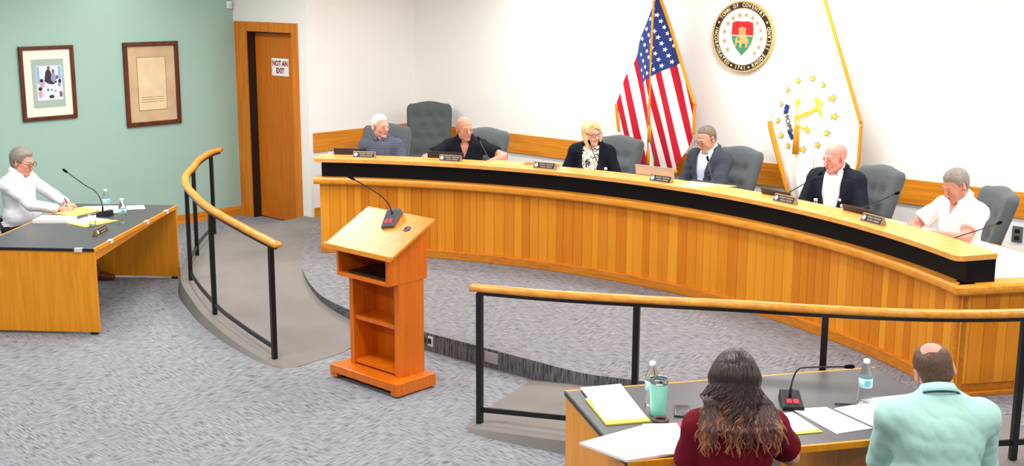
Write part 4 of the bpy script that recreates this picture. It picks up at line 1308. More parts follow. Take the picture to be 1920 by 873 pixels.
dn = [(-SWd, mid_), (SWd, mid_), (SWd * .86, mid_ - .06), (SWd * .55, mid_ - .125), (SWd * .22, bot_ + .03), (0, bot_), (-SWd * .22, bot_ + .03), (-SWd * .55, mid_ - .125), (-SWd * .86, mid_ - .06)]
big = [(x * 1.06, y * 1.04) for x, y in up[:5]] + [(x * 1.06, y * 1.04 - (0)) for x, y in dn[1:]] + [(-SWd * 1.06, mid_)]
sh.slab(big, Y2(.036), .004, 3); sh.slab(up, Y2(.040), .003, 0); sh.slab(dn, Y2(.040), .003, 1)
sh.slab([(-SWd, mid_ - .005), (SWd, mid_ - .005), (SWd, mid_ + .006), (-SWd, mid_ + .006)], Y2(.042), .003, 3)
# three-towered castle
for x in (-.028, 0, .028):
    h = .085 if x == 0 else .075
    sh.slab([(x - .011, .030), (x + .011, .030), (x + .011, h), (x + .0135, h), (x + .0135, h + .012), (x - .0135, h + .012), (x - .0135, h), (x - .011, h)], Y2(.043), .003, 2)
sh.slab([(-.04, .014), (.04, .014), (.04, .034), (-.04, .034)], Y2(.0435), .003, 2)
# standing elephant, trunk to the left
sh.slab([(-.060, -.002), (-.02, .006), (.04, .004), (.066, -.012), (.070, -.055), (.062, -.105), (.040, -.105), (.040, -.068), (.014, -.066), (.0, -.070), (-.004, -.108), (-.026, -.108), (-.030, -.066), (-.050, -.058), (-.062, -.072), (-.066, -.100), (-.080, -.096), (-.080, -.058), (-.078, -.022)], Y2(.043), .003, 2)
sh.slab([(-.050, -.012), (-.030, -.008), (-.026, -.036), (-.042, -.046)], Y2(.046), .002, 1)
sh.slab([(.072, -.02), (.078, -.022), (.080, -.07), (.075, -.07)], Y2(.043), .003, 2)
sh.build('shield', ['seal_red', 'seal_green', 'seal_gold', 'seal_text'], seal)

# ------------------------------------------------------------------ people: blended-volume bodies
def axis(lo, hi, hc, fine=()):
    out = [lo]; x = lo
    while x < hi:
        h = hc
        for a, b_, hf in fine:
            if a <= x < b_: h = min(h, hf)
            elif x < a < x + h: h = min(h, max(hf, a - x))
        x += h; out.append(x)
    return np.array(out, dtype=np.float32)
class Vol:
    def __init__(self, ax, ay, az):
        self.a = (ax, ay, az)
        self.d = np.full((len(ax), len(ay), len(az)), 1.0, np.float32)
    def sl(self, lo, hi):
        return tuple(slice(max(0, int(np.searchsorted(a, l)) - 1), int(np.searchsorted(a, h)) + 1) for a, l, h in zip(self.a, lo, hi))
    def pts(self, s=None):
        s = s or (slice(None),) * 3
        X, Y, Z = (a[q] for a, q in zip(self.a, s))
        return X[:, None, None], Y[None, :, None], Z[None, None, :]
    def blend(self, s, dd, k, op):
        d = self.d[s]
        if op == 'u':
            h = np.clip(.5 + .5 * (d - dd) / k, 0, 1)
            self.d[s] = d * (1 - h) + dd * h - k * h * (1 - h)
        else:   # subtract
            n = -dd
            h = np.clip(.5 - .5 * (d - n) / k, 0, 1)
            self.d[s] = d * (1 - h) + n * h + k * h * (1 - h)
    def cap(self, a, b_, ra, rb=None, k=.02, op='u', g=0.0):
        rb = ra if rb is None else rb
        ra += g; rb += g
        a = np.array(a, np.float32); b_ = np.array(b_, np.float32)
        R = max(ra, rb) + k + .02
        s = self.sl(np.minimum(a, b_) - R, np.maximum(a, b_) + R)
        X, Y, Z = self.pts(s)
        ab = b_ - a; L = float(ab @ ab) + 1e-12
        px, py, pz = X - a[0], Y - a[1], Z - a[2]
        t = np.clip((px * ab[0] + py * ab[1] + pz * ab[2]) / L, 0, 1)
        dd = np.sqrt((px - t * ab[0]) ** 2 + (py - t * ab[1]) ** 2 + (pz - t * ab[2]) ** 2) - (ra + (rb - ra) * t)
        self.blend(s, dd, k, op); return self
    def ell(self, c, r, R=None, k=.02, op='u', g=0.0):
        c = np.array(c, np.float32); r = np.array(r, np.float32) + g
        m = float(r.max()) + k + .02
        s = self.sl(c - m, c + m)
        X, Y, Z = self.pts(s)
        px, py, pz = X - c[0], Y - c[1], Z - c[2]
        if R is not None:
            R = np.array(R, np.float32)
            px, py, pz = (px * R[0, i] + py * R[1, i] + pz * R[2, i] for i in range(3))
        k0 = np.sqrt((px / r[0]) ** 2 + (py / r[1]) ** 2 + (pz / r[2]) ** 2)
        k1 = np.sqrt((px / r[0] ** 2) ** 2 + (py / r[1] ** 2) ** 2 + (pz / r[2] ** 2) ** 2)
        dd = k0 * (k0 - 1) / np.maximum(k1, 1e-6)
        self.blend(s, dd, k, op); return self
    def mesh(self):
        """surface nets"""
        d = self.d; ax, ay, az = self.a
        sg = d < 0
        c = sg[:-1, :-1, :-1].astype(np.int8)
        cnt = np.zeros(c.shape, np.int8)
        for i in (0, 1):
            for j in (0, 1):
                for k in (0, 1):
                    cnt += sg[i:sg.shape[0] - 1 + i, j:sg.shape[1] - 1 + j, k:sg.shape[2] - 1 + k]
        act = (cnt > 0) & (cnt < 8)
        I, J, K = np.nonzero(act)
        idx = -np.ones(act.shape, np.int32); idx[I, J, K] = np.arange(len(I))
        corners = [(i, j, k) for i in (0, 1) for j in (0, 1) for k in (0, 1)]
        D = np.stack([d[I + i, J + j, K + k] for i, j, k in corners], 1)
        P = np.stack([np.stack([ax[I + i], ay[J + j], az[K + k]], 1) for i, j, k in corners], 1)
        acc = np.zeros((len(I), 3)); n = np.zeros(len(I))
        for a in range(8):
            for b_ in range(a + 1, 8):
                if sum(abs(p - q) for p, q in zip(corners[a], corners[b_])) != 1: continue
                da, db = D[:, a], D[:, b_]
                m = (da < 0) != (db < 0)
                t = np.where(m, da / np.where(m, da - db, 1), 0)
                acc += np.where(m[:, None], P[:, a] + t[:, None] * (P[:, b_] - P[:, a]), 0); n += m
        V = acc / n[:, None]
        F = []
        for axn in range(3):
            s0 = [slice(None)] * 3; s1 = [slice(None)] * 3
            s0[axn] = slice(0, -1); s1[axn] = slice(1, None)
            A, B = sg[tuple(s0)], sg[tuple(s1)]
            x = np.argwhere(A != B)
            u, v = [(1, 2), (2, 0), (0, 1)][axn]
            ok = (x[:, u] > 0) & (x[:, v] > 0) & (x[:, u] < sg.shape[u] - 1) & (x[:, v] < sg.shape[v] - 1)
            x = x[ok]
            def at(du, dv_):
                y = x.copy(); y[:, u] -= du; y[:, v] -= dv_
                return idx[y[:, 0], y[:, 1], y[:, 2]]
            q = np.stack([at(1, 1), at(0, 1), at(0, 0), at(1, 0)], 1)
            fl = A[x[:, 0], x[:, 1], x[:, 2]]
            q = np.where(fl[:, None], q, q[:, ::-1])
            F.append(q[(q >= 0).all(1)])
        return V, np.concatenate(F)
def np_obj(name, V, F, mats, parent=None, mi=None, smooth_it=0):
    V = np.asarray(V, float)
    me = bpy.data.meshes.new(name)
    me.from_pydata(V.tolist(), [], F.tolist() if hasattr(F, 'tolist') else F)
    for m in (mats if isinstance(mats, (list, tuple)) else [mats]):
        me.materials.append(M[m] if isinstance(m, str) else m)
    me.polygons.foreach_set('use_smooth', [True] * len(me.polygons))
    if mi is not None: me.polygons.foreach_set('material_index', np.asarray(mi, np.int32))
    me.update()
    o = bpy.data.objects.new(name, me); C.objects.link(o)
    if parent is not None: o.parent = parent
    return o
def relax(V, F, it=1, w_=.5):
    V = V.copy()
    E = np.concatenate([F[:, [0, 1]], F[:, [1, 2]], F[:, [2, 3]], F[:, [3, 0]]])
    E = np.concatenate([E, E[:, ::-1]])
    for _ in range(it):
        S_ = np.zeros_like(V); n = np.zeros(len(V))
        np.add.at(S_, E[:, 0], V[E[:, 1]]); np.add.at(n, E[:, 0], 1)
        V = V * (1 - w_) + w_ * S_ / np.maximum(n, 1)[:, None]
    return V
def wrinkle(X, Y, Z, seed, amp, f0=26.0, n=5):
    r = np.random.default_rng(seed); out = 0
    for i in range(n):
        v = r.normal(size=3); v /= np.linalg.norm(v); f = f0 * (1 + i * .45)
        q = X * (v[0] * f) + Y * (v[1] * f) + Z * (v[2] * f) + r.uniform(0, 6) + 1.3 * np.sin(X * 14 + i) + 1.1 * np.sin(Z * 17 + 2 * i)
        out = out + (1 - np.abs(np.sin(q))) ** 2 / (1 + i * .5)
    return (out - .7) * amp

def skin_mat(name, base, lip, brow):
    M[name] = plain(name, base, .5, spec=.35, noise=.05, nscale=22)
    M[name].node_tree.nodes['Principled BSDF'].inputs['Subsurface Weight'].default_value = .08
    M[name].node_tree.nodes['Principled BSDF'].inputs['Subsurface Radius'].default_value = (.012, .005, .003)
    M[name + '_lip'] = plain(name + '_lip', lip, .45)
    M[name + '_brow'] = plain(name + '_brow', brow, .8)
M['eye_white'] = plain('eye_white', (206, 196, 190), .3)
M['iris'] = plain('iris', (70, 60, 56), .2)
M['pupil'] = plain('pupil', (12, 12, 14), .1)

def rot(yaw, pitch, roll):
    """head: yaw to the left positive, pitch down positive, roll to the right shoulder positive"""
    return np.array((Matrix.Rotation(yaw, 3, 'Z') @ Matrix.Rotation(-pitch, 3, 'X') @ Matrix.Rotation(roll, 3, 'Y')))

def build_hand(t, W, fwd, up, side, pose):
    """one hand volume; side +1 when the thumb lies toward +x of the hand frame"""
    ax = axis(-.085, .085, .0036); ay = axis(-.06, .21, .0036); az = axis(-.095, .05, .0036)
    v = Vol(ax, ay, az)
    v.cap((0, -.05, 0), (0, .015, 0), .026, .025, .015)
    v.ell((0, .052, 0), (.040, .056, .0165), k=.015)
    v.cap((-.032 * side, .078, .002), (.030 * side, .086, .003), .0125, .0125, .015)
    curls = {'flat': (.10, .12, .08), 'rest': (.35, .45, .3), 'pen': (.75, .9, .55), 'fist': (1.0, 1.3, .7)}[pose]
    for i, (bx_, L, r, c_) in enumerate([(.031, .074, .0088, .85), (.0105, .083, .0092, .97), (-.011, .077, .0088, 1.06), (-.031, .060, .0078, 1.15)]):
        p = np.array([bx_ * side, .086 - abs(i - 1) * .004, .002]); ang = 0.02
        spread = (1.2 - i * .8) * .07 * side
        for sgi, fr_ in enumerate((.45, .31, .24)):
            ang += curls[sgi] * (c_ if pose != 'flat' else 1)
            q = p + np.array([sin(spread) * cos(ang), cos(spread) * cos(ang), -sin(ang)]) * L * fr_
            v.cap(p, q, r * (1 - .09 * sgi), r * (1 - .09 * (sgi + 1)), .004)
            p = q
    p = np.array([.030 * side, .022, -.006])
    dirs = {'flat': [(.72, .68, -.1), (.45, .88, -.08)], 'rest': [(.62, .7, -.35), (.25, .9, -.35)], 'pen': [(.45, .75, -.55), (-.15, .85, -.6)], 'fist': [(.35, .75, -.6), (-.7, .5, -.5)]}[pose]
    for (dx, dy, dz), L, r0, r1 in zip(dirs, (.044, .036), (.0135, .0105), (.0105, .0085)):
        d = np.array([dx * side, dy, dz]); d /= np.linalg.norm(d); q = p + d * L
        v.cap(p, q, r0, r1, .008); p = q
    V, F = v.mesh(); V = relax(V, F, 1)
    fy = Vector(fwd).normalized(); uz = Vector(up); uz = (uz - fy * uz.dot(fy)).normalized(); xx = fy.cross(uz)
    R = np.array([[xx.x, fy.x, uz.x], [xx.y, fy.y, uz.y], [xx.z, fy.z, uz.z]])
    return V @ R.T + np.array(W), F

def person(label, x, y, z0, face, seat=.49, lean=6, wide=1.0, belly=.0, neck=0.0, head=(0, 0, 0), hs=1.0, spine=1.0, female=False, skin='skin_a',
           arms=None, outfit=None, hair=None, hair_mat=None, glasses=None, seed=1, shift=0.0, ear=True, legs=True, feet=None, roll=0.0, brow=True, jaw=1.0):
    A = lambda *q: np.array(q, float)
    L = radians(lean); hz = seat + .095
    P = A(0, 0, hz)
    RR_ = np.array(Matrix.Rotation(radians(roll), 3, 'Y'))
    Sv = RR_ @ A(0, sin(L), cos(L)); Fv = RR_ @ A(0, cos(L), -sin(L)); Xv = RR_ @ A(1, 0, 0)
    w_ = wide * (.88 if female else 1.0); sc = spine
    tp = lambda a, f, u: P + Xv * a + Fv * f + Sv * (u * sc)
    Nb = tp(0, -.02, .53)
    La = radians(lean + neck)
    Hc = Nb + RR_ @ A(0, sin(La) * .115, cos(La) * .115) + A(0, .012, 0)
    HR = rot(*(radians(q) for q in head))
    hp = lambda a, b_, c_: Hc + HR @ (A(a, b_, c_) * hs)
    # ---- arms
    sh = {sd: tp(sd * .170 * w_, -.012, .440) for sd in (-1, 1)}
    l1, l2 = .29 * (.92 if female else 1), .255 * (.92 if female else 1)
    arm = {}
    for sd in (-1, 1):
        a = (arms or {}).get(sd) or dict(w=(sd * .16, .36, hz + .12), e=(sd * .5, -.2, -.8))
        Wt = A(*a['w']); d = Wt - sh[sd]; D = min(np.linalg.norm(d), (l1 + l2) * .985); d /= np.linalg.norm(d); Wt = sh[sd] + d * D
        k = (l1 * l1 - l2 * l2 + D * D) / (2 * D); h = sqrt(max(1e-6, l1 * l1 - k * k))
        e = A(*a['e']); e = e - d * (e @ d); e /= np.linalg.norm(e)
        arm[sd] = (sh[sd], sh[sd] + d * k + e * h, Wt, a)
    # ---- volumes
    hx, hy, hzz = Hc
    ax = axis(-.46, .46, .0105, [(hx - .11, hx + .11, .0042)])
    ay = axis(-.32, .76 if legs else .55, .0105, [(hy - .13, hy + .15, .0042)])
    az = axis(-.01, hzz + .17, .0105, [(hzz - .16, hzz + .16, .0042)])
    th = {}
    def torso(v, g, kk=.045, bust=True):
        v.ell(tp(0, -.012, .0), (.168 * w_, .125, .115), k=kk, g=g)
        v.ell(tp(0, .012 + belly * .6, .15), (.142 * w_ + belly * .45, .105 + belly, .15), k=kk, g=g)
        v.ell(tp(0, .0, .335), (.160 * w_, .112 + belly * .25, .185), k=kk, g=g)
        v.cap(tp(-.13 * w_, -.015, .435), tp(.13 * w_, -.015, .435), .076, k=kk, g=g)
        for sd in (-1, 1):
            v.cap(tp(sd * .115 * w_, -.03, .452), tp(sd * .028, -.035, .535), .036, .040, k=kk, g=g)
            v.ell(sh[sd], (.054, .058, .060), k=kk, g=g)
            if female and bust: v.ell(tp(sd * .072, .085, .30), (.066, .058, .062), k=.03, g=g)
    def limbs(v, g, upto=1.0, loose=0.0, k=.022):
        for sd in (-1, 1):
            s_, e_, w2, a = arm[sd]
            fa = .9 if female else 1.0
            if upto <= .5:
                q = s_ + (e_ - s_) * (upto * 2)
                v.cap(s_, q, .054 * fa, (.050 + loose) * fa, k=k, g=g)
            else:
                v.cap(s_, e_, .053 * fa, .043 * fa + loose * .4, k=k, g=g)
                q = e_ + (w2 - e_) * ((upto - .5) * 2)
                v.cap(e_, q, .043 * fa + loose * .3, ((.043 + (.028 - .043) * (upto - .5) * 2) + loose * .5) * fa, k=k, g=g)
    knee = {sd: A(sd * .13, .46, seat + .055) for sd in (-1, 1)}
    foot = {sd: A(*((sd * .14, .47) if feet is None else feet[sd]), .075) for sd in (-1, 1)}
    def leg(v, g):
        for sd in (-1, 1):
            hip = P + A(sd * .088, .02, -.015)
            v.cap(hip, knee[sd], .085, .058, k=.03, g=g)
            v.cap(knee[sd], foot[sd], .056, .036, k=.02, g=g)
    # skin
    v = Vol(ax, ay, az)
    torso(v, 0.0)
    limbs(v, 0.0)
    if legs: leg(v, 0.0)
    v.cap(Nb - Sv * .03, hp(0, -.022, -.05), .058 * (.86 if female else 1) * (1 + belly * .9), .055 * (.84 if female else 1) * (1 + belly * .9), k=.022)
    # head
    he = lambda c, r, **k: v.ell(hp(*c), [q * hs for q in r], R=HR, **k)
    hc = lambda a, b_, ra, rb=None, **k: v.cap(hp(*a), hp(*b_), ra * hs, (ra if rb is None else rb) * hs, **k)
    he((0, -.014, .034), (.076, .097, .087), k=.02)
    he((0, .022, -.022), (.061 * jaw, .066, .084), k=.02)
    for sd in (-1, 1):
        hc((sd * .048 * jaw, .002, -.060), (sd * .012, .064, -.098), .018, .017, k=.02)
        he((sd * .042 * jaw, .054, -.026), (.020, .022, .026), k=.024)
        he((sd * .031, .099, .004), (.016, .016, .0095), k=.012, op='s')
        hc((sd * .012, .0865, .022), (sd * .044, .0755, .022), .0080, .0065, k=.018)
        hc((sd * .018, .0855, .0095), (sd * .046, .0795, .0075), .0066, k=.005)
        hc((sd * .019, .0845, -.0068), (sd * .045, .0790, -.0060), .0058, k=.005)
        hc((sd * .0115, .098, -.035), (sd * .0105, .102, -.037), .0082, k=.006)
        if ear:
            v.ell(hp(sd * .081, -.012, -.004), [.0085 * hs, .019 * hs, .032 * hs], R=HR @ np.array(Matrix.Rotation(sd * -.38, 3, 'Z')), k=.006)
            v.ell(hp(sd * .088, -.006, .002), [.0055 * hs, .0095 * hs, .017 * hs], R=HR, k=.004, op='s')
    hc((0, .082, .016), (0, .108, -.028), .0095, .0125, k=.010)
    he((0, .067, -.104), (.019, .017, .015), k=.016)
    he((0, .0735, -.063), (.027, .017, .020), k=.014)
    hc((-.016, .0875, -.0608), (.016, .0875, -.0608), .0042, k=.004)
    hc((-.014, .0865, -.0708), (.014, .0865, -.0708), .0050, k=.004)
    v.cap(hp(-.021, .0935, -.0655), hp(.021, .0935, -.0655), .0024, k=.003, op='s')
    V, F = v.mesh(); V = relax(V, F, 1, .35)
    # hands
    VV, FF = [V], [F]; off = len(V)
    for sd in (-1, 1):
        s_, e_, w2, a = arm[sd]
        if a.get('pose') is None: a = dict(a, pose='rest')
        fw = A(*a['hd']) if 'hd' in a else (w2 - e_)
        up = A(*a.get('up', (0, 0, 1)))
        hV, hF = build_hand(None, w2 + fw / np.linalg.norm(fw) * .01, fw, up, -sd if True else sd, a['pose'])
        VV.append(hV); FF.append(hF + off); off += len(hV)
    V = np.concatenate(VV); F = np.concatenate(FF)
    ctr = V[F].mean(1); q = (ctr - Hc) @ HR / hs
    mi = np.zeros(len(F), np.int32)
    mi[(np.abs(q[:, 0]) < .022 - .9 * np.abs(q[:, 2] + .0655)) & (q[:, 1] > .078) & (q[:, 2] < -.0580) & (q[:, 2] > -.0750)] = 1
    if brow:
        bz = .0255 - .25 * np.maximum(0, np.abs(q[:, 0]) - .034)
        mi[(np.abs(q[:, 0]) > .012) & (np.abs(q[:, 0]) < .047) & (q[:, 1] > .06) & (np.abs(q[:, 2] - bz) < .0040)] = 2
    root = np_obj('person', V, F, [skin, skin + '_lip', skin + '_brow'], None, mi)
    root.location = (x, y, z0); root.rotation_euler = (0, 0, radians(face - 90))
    tag(root, label, 'person')
    Mh = Matrix.Translation(Vector(Hc)) @ Matrix([list(r) + [0] for r in (HR * hs)] + [[0, 0, 0, 1]])
    for sd in (-1, 1):
        m = MB(); n1, n2 = 16, 18
        c_ = Vector((sd * .0315, .0775, .0012)); vs = []; fs = []; ms = []
        for j in range(n2 + 1):
            for i in range(n1):
                th_ = pi * j / n2; ph = 2 * pi * i / n1
                vs.append(Mh @ (c_ + Vector((.0118 * sin(th_) * cos(ph), .0118 * cos(th_), .0118 * sin(th_) * sin(ph)))))
        for j in range(n2):
            for i in range(n1):
                fs.append((j * n1 + i, j * n1 + (i + 1) % n1, (j + 1) * n1 + (i + 1) % n1, (j + 1) * n1 + i)); ms.append(2 if j < 1 else (1 if j < 3 else 0))
        m.v = [tuple(p) for p in vs]; m.f = fs; m.mi = ms; m.sm = [True] * len(fs)
        m.build('eye', ['eye_white', 'iris', 'pupil'], root)
    H = dict(root=root, Mh=Mh, Hc=Hc, HR=HR, hs=hs, tp=tp, Nb=Nb, Sv=Sv, Fv=Fv, Xv=Xv, axes=(ax, ay, az), torso=torso, limbs=limbs, leg=leg, sh=sh, arm=arm, P=P, foot=foot, knee=knee, female=female, seed=seed, w_=w_, belly=belly, hp=hp)
    if legs: trousers(H, (outfit or {}).get('trousers', 'trousers_dark'), (outfit or {}).get('shoes', 'shoe_black'))
    dress(H, outfit or {})
    if hair: hair_cap(H, hair, hair_mat)
    if glasses: specs(H, glasses)
    return H

def trousers(H, mat, shoe_mat):
    v = Vol(*H['axes'])
    H['leg'](v, .012)
    v.ell(H['tp'](0, -.012, .0), (.168 * H['w_'], .125, .115), k=.04, g=.008)
    X, Y, Z = v.pts()
    v.d += wrinkle(X, Y, Z, H['seed'] + 5, .002)
    v.d = np.maximum(v.d, .085 - Z)
    V, F = v.mesh(); np_obj('trousers', V, F, mat, H['root'])
    for sd in (-1, 1):
        f = H['foot'][sd]
        s_ = Vol(axis(f[0] - .08, f[0] + .08, .006), axis(f[1] - .10, f[1] + .24, .006), axis(-.01, .16, .006))
        s_.cap((f[0], f[1] - .035, .045), (f[0], f[1] + .09, .042), .043, .043, .02).cap((f[0], f[1] + .09, .042), (f[0], f[1] + .165, .034), .045, .033, .02).cap((f[0], f[1], .06), (f[0], f[1], .12), .045, .042, .02)
        X, Y, Z = s_.pts(); s_.d = np.maximum(s_.d, .001 - Z)
        V, F = s_.mesh(); np_obj('shoe', V, F, shoe_mat, H['root'])

def neck_cut(H, v, r, low=0.0):
    """opening of a garment round the neck"""
    a = H['Nb'] + H['Sv'] * (.005 - low); b_ = np.array(H['Hc'])
    d = (b_ - a) / np.linalg.norm(b_ - a)
    v.cap(a + d * .03, a + d * .26, r, r + .02, k=.008, op='s')
def tfr(H, v):
    X, Y, Z = v.pts(); P = H['P']
    px, py, pz = X - P[0], Y - P[1], Z - P[2]
    f = lambda e: px * e[0] + py * e[1] + pz * e[2]
    return f(H['Xv']), f(H['Fv']), f(H['Sv'])
def garment(H, name, mats, g, upto, loose, neck_r, amp, hem=-.07, low=0.0, mi=None, post=None, relax_n=1):
    v = Vol(*H['axes'])
    H['torso'](v, g); H['limbs'](v, g, upto, loose)
    X, Y, Z = v.pts()
    v.d += wrinkle(X, Y, Z, H['seed'], amp)
    xs, fs_, us = tfr(H, v)
    v.d = np.maximum(v.d, hem - us)
    # flat cuffs
    for sd in (-1, 1):
        s_, e_, w2, a = H['arm'][sd]
        if upto <= .5: q = s_ + (e_ - s_) * (upto * 2); n = (e_ - s_)
        else: q = e_ + (w2 - e_) * ((upto - .5) * 2); n = (w2 - e_)
        n = n / np.linalg.norm(n)
        pl_ = (X - q[0]) * n[0] + (Y - q[1]) * n[1] + (Z - q[2]) * n[2]
        dist = np.sqrt((X - q[0]) ** 2 + (Y - q[1]) ** 2 + (Z - q[2]) ** 2)
        v.d = np.where(dist < .13, np.maximum(v.d, pl_), v.d)
    if neck_r: neck_cut(H, v, neck_r, low)
    if post: post(v, X, Y, Z, xs, fs_, us)
    V, F = v.mesh(); V = relax(V, F, relax_n, .4)
    o = np_obj(name, V, F, mats, H['root'])
    return o
def collar(H, mat, r=.068, h=.036, open_=.5, drop=.035, name='collar', spread=.02):
    """fold-down collar round the neck, open at the front"""
    a = H['Nb'] + H['Sv'] * .012
    up = Vector(H['Hc'] - H['Nb']).normalized() * .6 + Vector(H['Sv']) * .4; up.normalize()
    fw = Vector(H['Fv']); fw = (fw - up * fw.dot(up)).normalized(); rt = fw.cross(up)
    N = 40; rows = []
    for i in range(N + 1):
        t = i / N; ph = open_ + (2 * pi - 2 * open_) * t
        d = fw * cos(ph) + rt * sin(ph)
        fr_ = max(0, cos(ph)); tipk = max(0, 1 - min(t, 1 - t) / .16)
        base = Vector(a) + d * (r * (1 + .10 * fr_)) - up * (.020 * fr_ * 1.2)
        rows.append([base - up * .012, base + up * h * (.9 - .25 * fr_) - d * .004, base + up * h * (.92 - .25 * fr_) + d * .006, base - up * (.004 + drop * tipk) + d * (.018 + spread * .5) + rt * 0])
    vs = [p for r_ in rows for p in r_]; fs = []
    for i in range(N):
        for j in range(3):
            fs.append((i * 4 + j, i * 4 + j + 1, (i + 1) * 4 + j + 1, (i + 1) * 4 + j))
    m = MB(); m.add(vs, fs, 0, True)
    o = m.build(name, mat, H['root'])
    md = o.modifiers.new('thickness', 'SOLIDIFY'); md.thickness = .004; md.offset = 0
    return o
def buttons(H, mat, us, f=.14, x=0.0):
    pass
def dress(H, o):
    kind = o.get('kind')
    sd_ = H['seed']
    if kind in ('shirt', 'polo', 'tee'):
        upto = {'shirt': .97, 'polo': .34, 'tee': o.get('sleeve', .33)}[kind]
        def post(v, X, Y, Z, xs, fs_, us):
            if kind == 'polo' or o.get('vneck'):
                hw = np.clip((us - o.get('vz', .40)) * .36, -.02, .06)
                cut = np.maximum(np.abs(xs) - hw, .03 - fs_); cut = np.maximum(cut, (o.get('vz', .40)) - us)
                v.d = np.maximum(v.d, -cut)
        garment(H, o.get('name', 'shirt'), o['mat'], o.get('g', .011), upto, o.get('loose', .014 if kind != 'shirt' else .008), o.get('neck', .066), o.get('amp', .0028), post=post, low=o.get('low', 0.0))
        if kind != 'tee': collar(H, o.get('collar', o['mat']), r=.066 + H['belly'] * .05, open_=o.get('open', .35), h=o.get('ch', .036))
    if kind == 'suit':
        # shirt front under an open jacket
        def cutb(v, X, Y, Z, xs, fs_, us):
            hw = np.clip((us - .05) * .18, 0, .16)
            v.d = np.maximum(v.d, .0 - fs_ - .0) if False else v.d
        garment(H, o.get('shirt_name', 'shirt'), o['shirt'], .009, .985, .004, .066, .002, low=o.get('low', 0.0))
        bz = o.get('button', .10)
        ow = o.get('open', .21)
        def post(v, X, Y, Z, xs, fs_, us):
            hw = np.clip((us - bz) * ow, -.01, .085)
            # lapels: a thicker band along the opening
            band = (np.abs(xs) < hw + .055 + .02 * np.clip((us - .3) * 4, 0, 1)) & (us > bz) & (fs_ > 0) & (us < .50)
            v.d = np.where(band, v.d - .006, v.d)
            notch = band & (np.abs(us - .375) < .008) & (np.abs(xs) > hw + .035)
            v.d = np.where(notch, v.d + .012, v.d)
            cut = np.maximum(np.abs(xs + o.get('off', 0.0)) - hw, .02 - fs_)
            v.d = np.maximum(v.d, -cut)
        garment(H, 'jacket', o['jacket'], .022, .955, .008, .072, o.get('amp', .004), hem=-.12, post=post)
        if o.get('collar'): collar(H, o['collar'], r=.066 + H['belly'] * .05, open_=.45)
        if not H['female']:
            collar(H, o['jacket'], r=.079 + H['belly'] * .05, open_=1.15, h=.026, drop=.0, name='jacket_collar')
    if o.get('pin'):
        p = Vector(H['tp'](-.095 * -1 if False else o['pin'][0], .165, o['pin'][1]))
        m = MB(); m.lathe([(0, -.004), (.011, -.004), (.013, 0), (.010, .004), (0, .005)], 14, 0, p, RX(-pi / 2)); m.build('lapel_pin', 'white_enamel', H['root'])

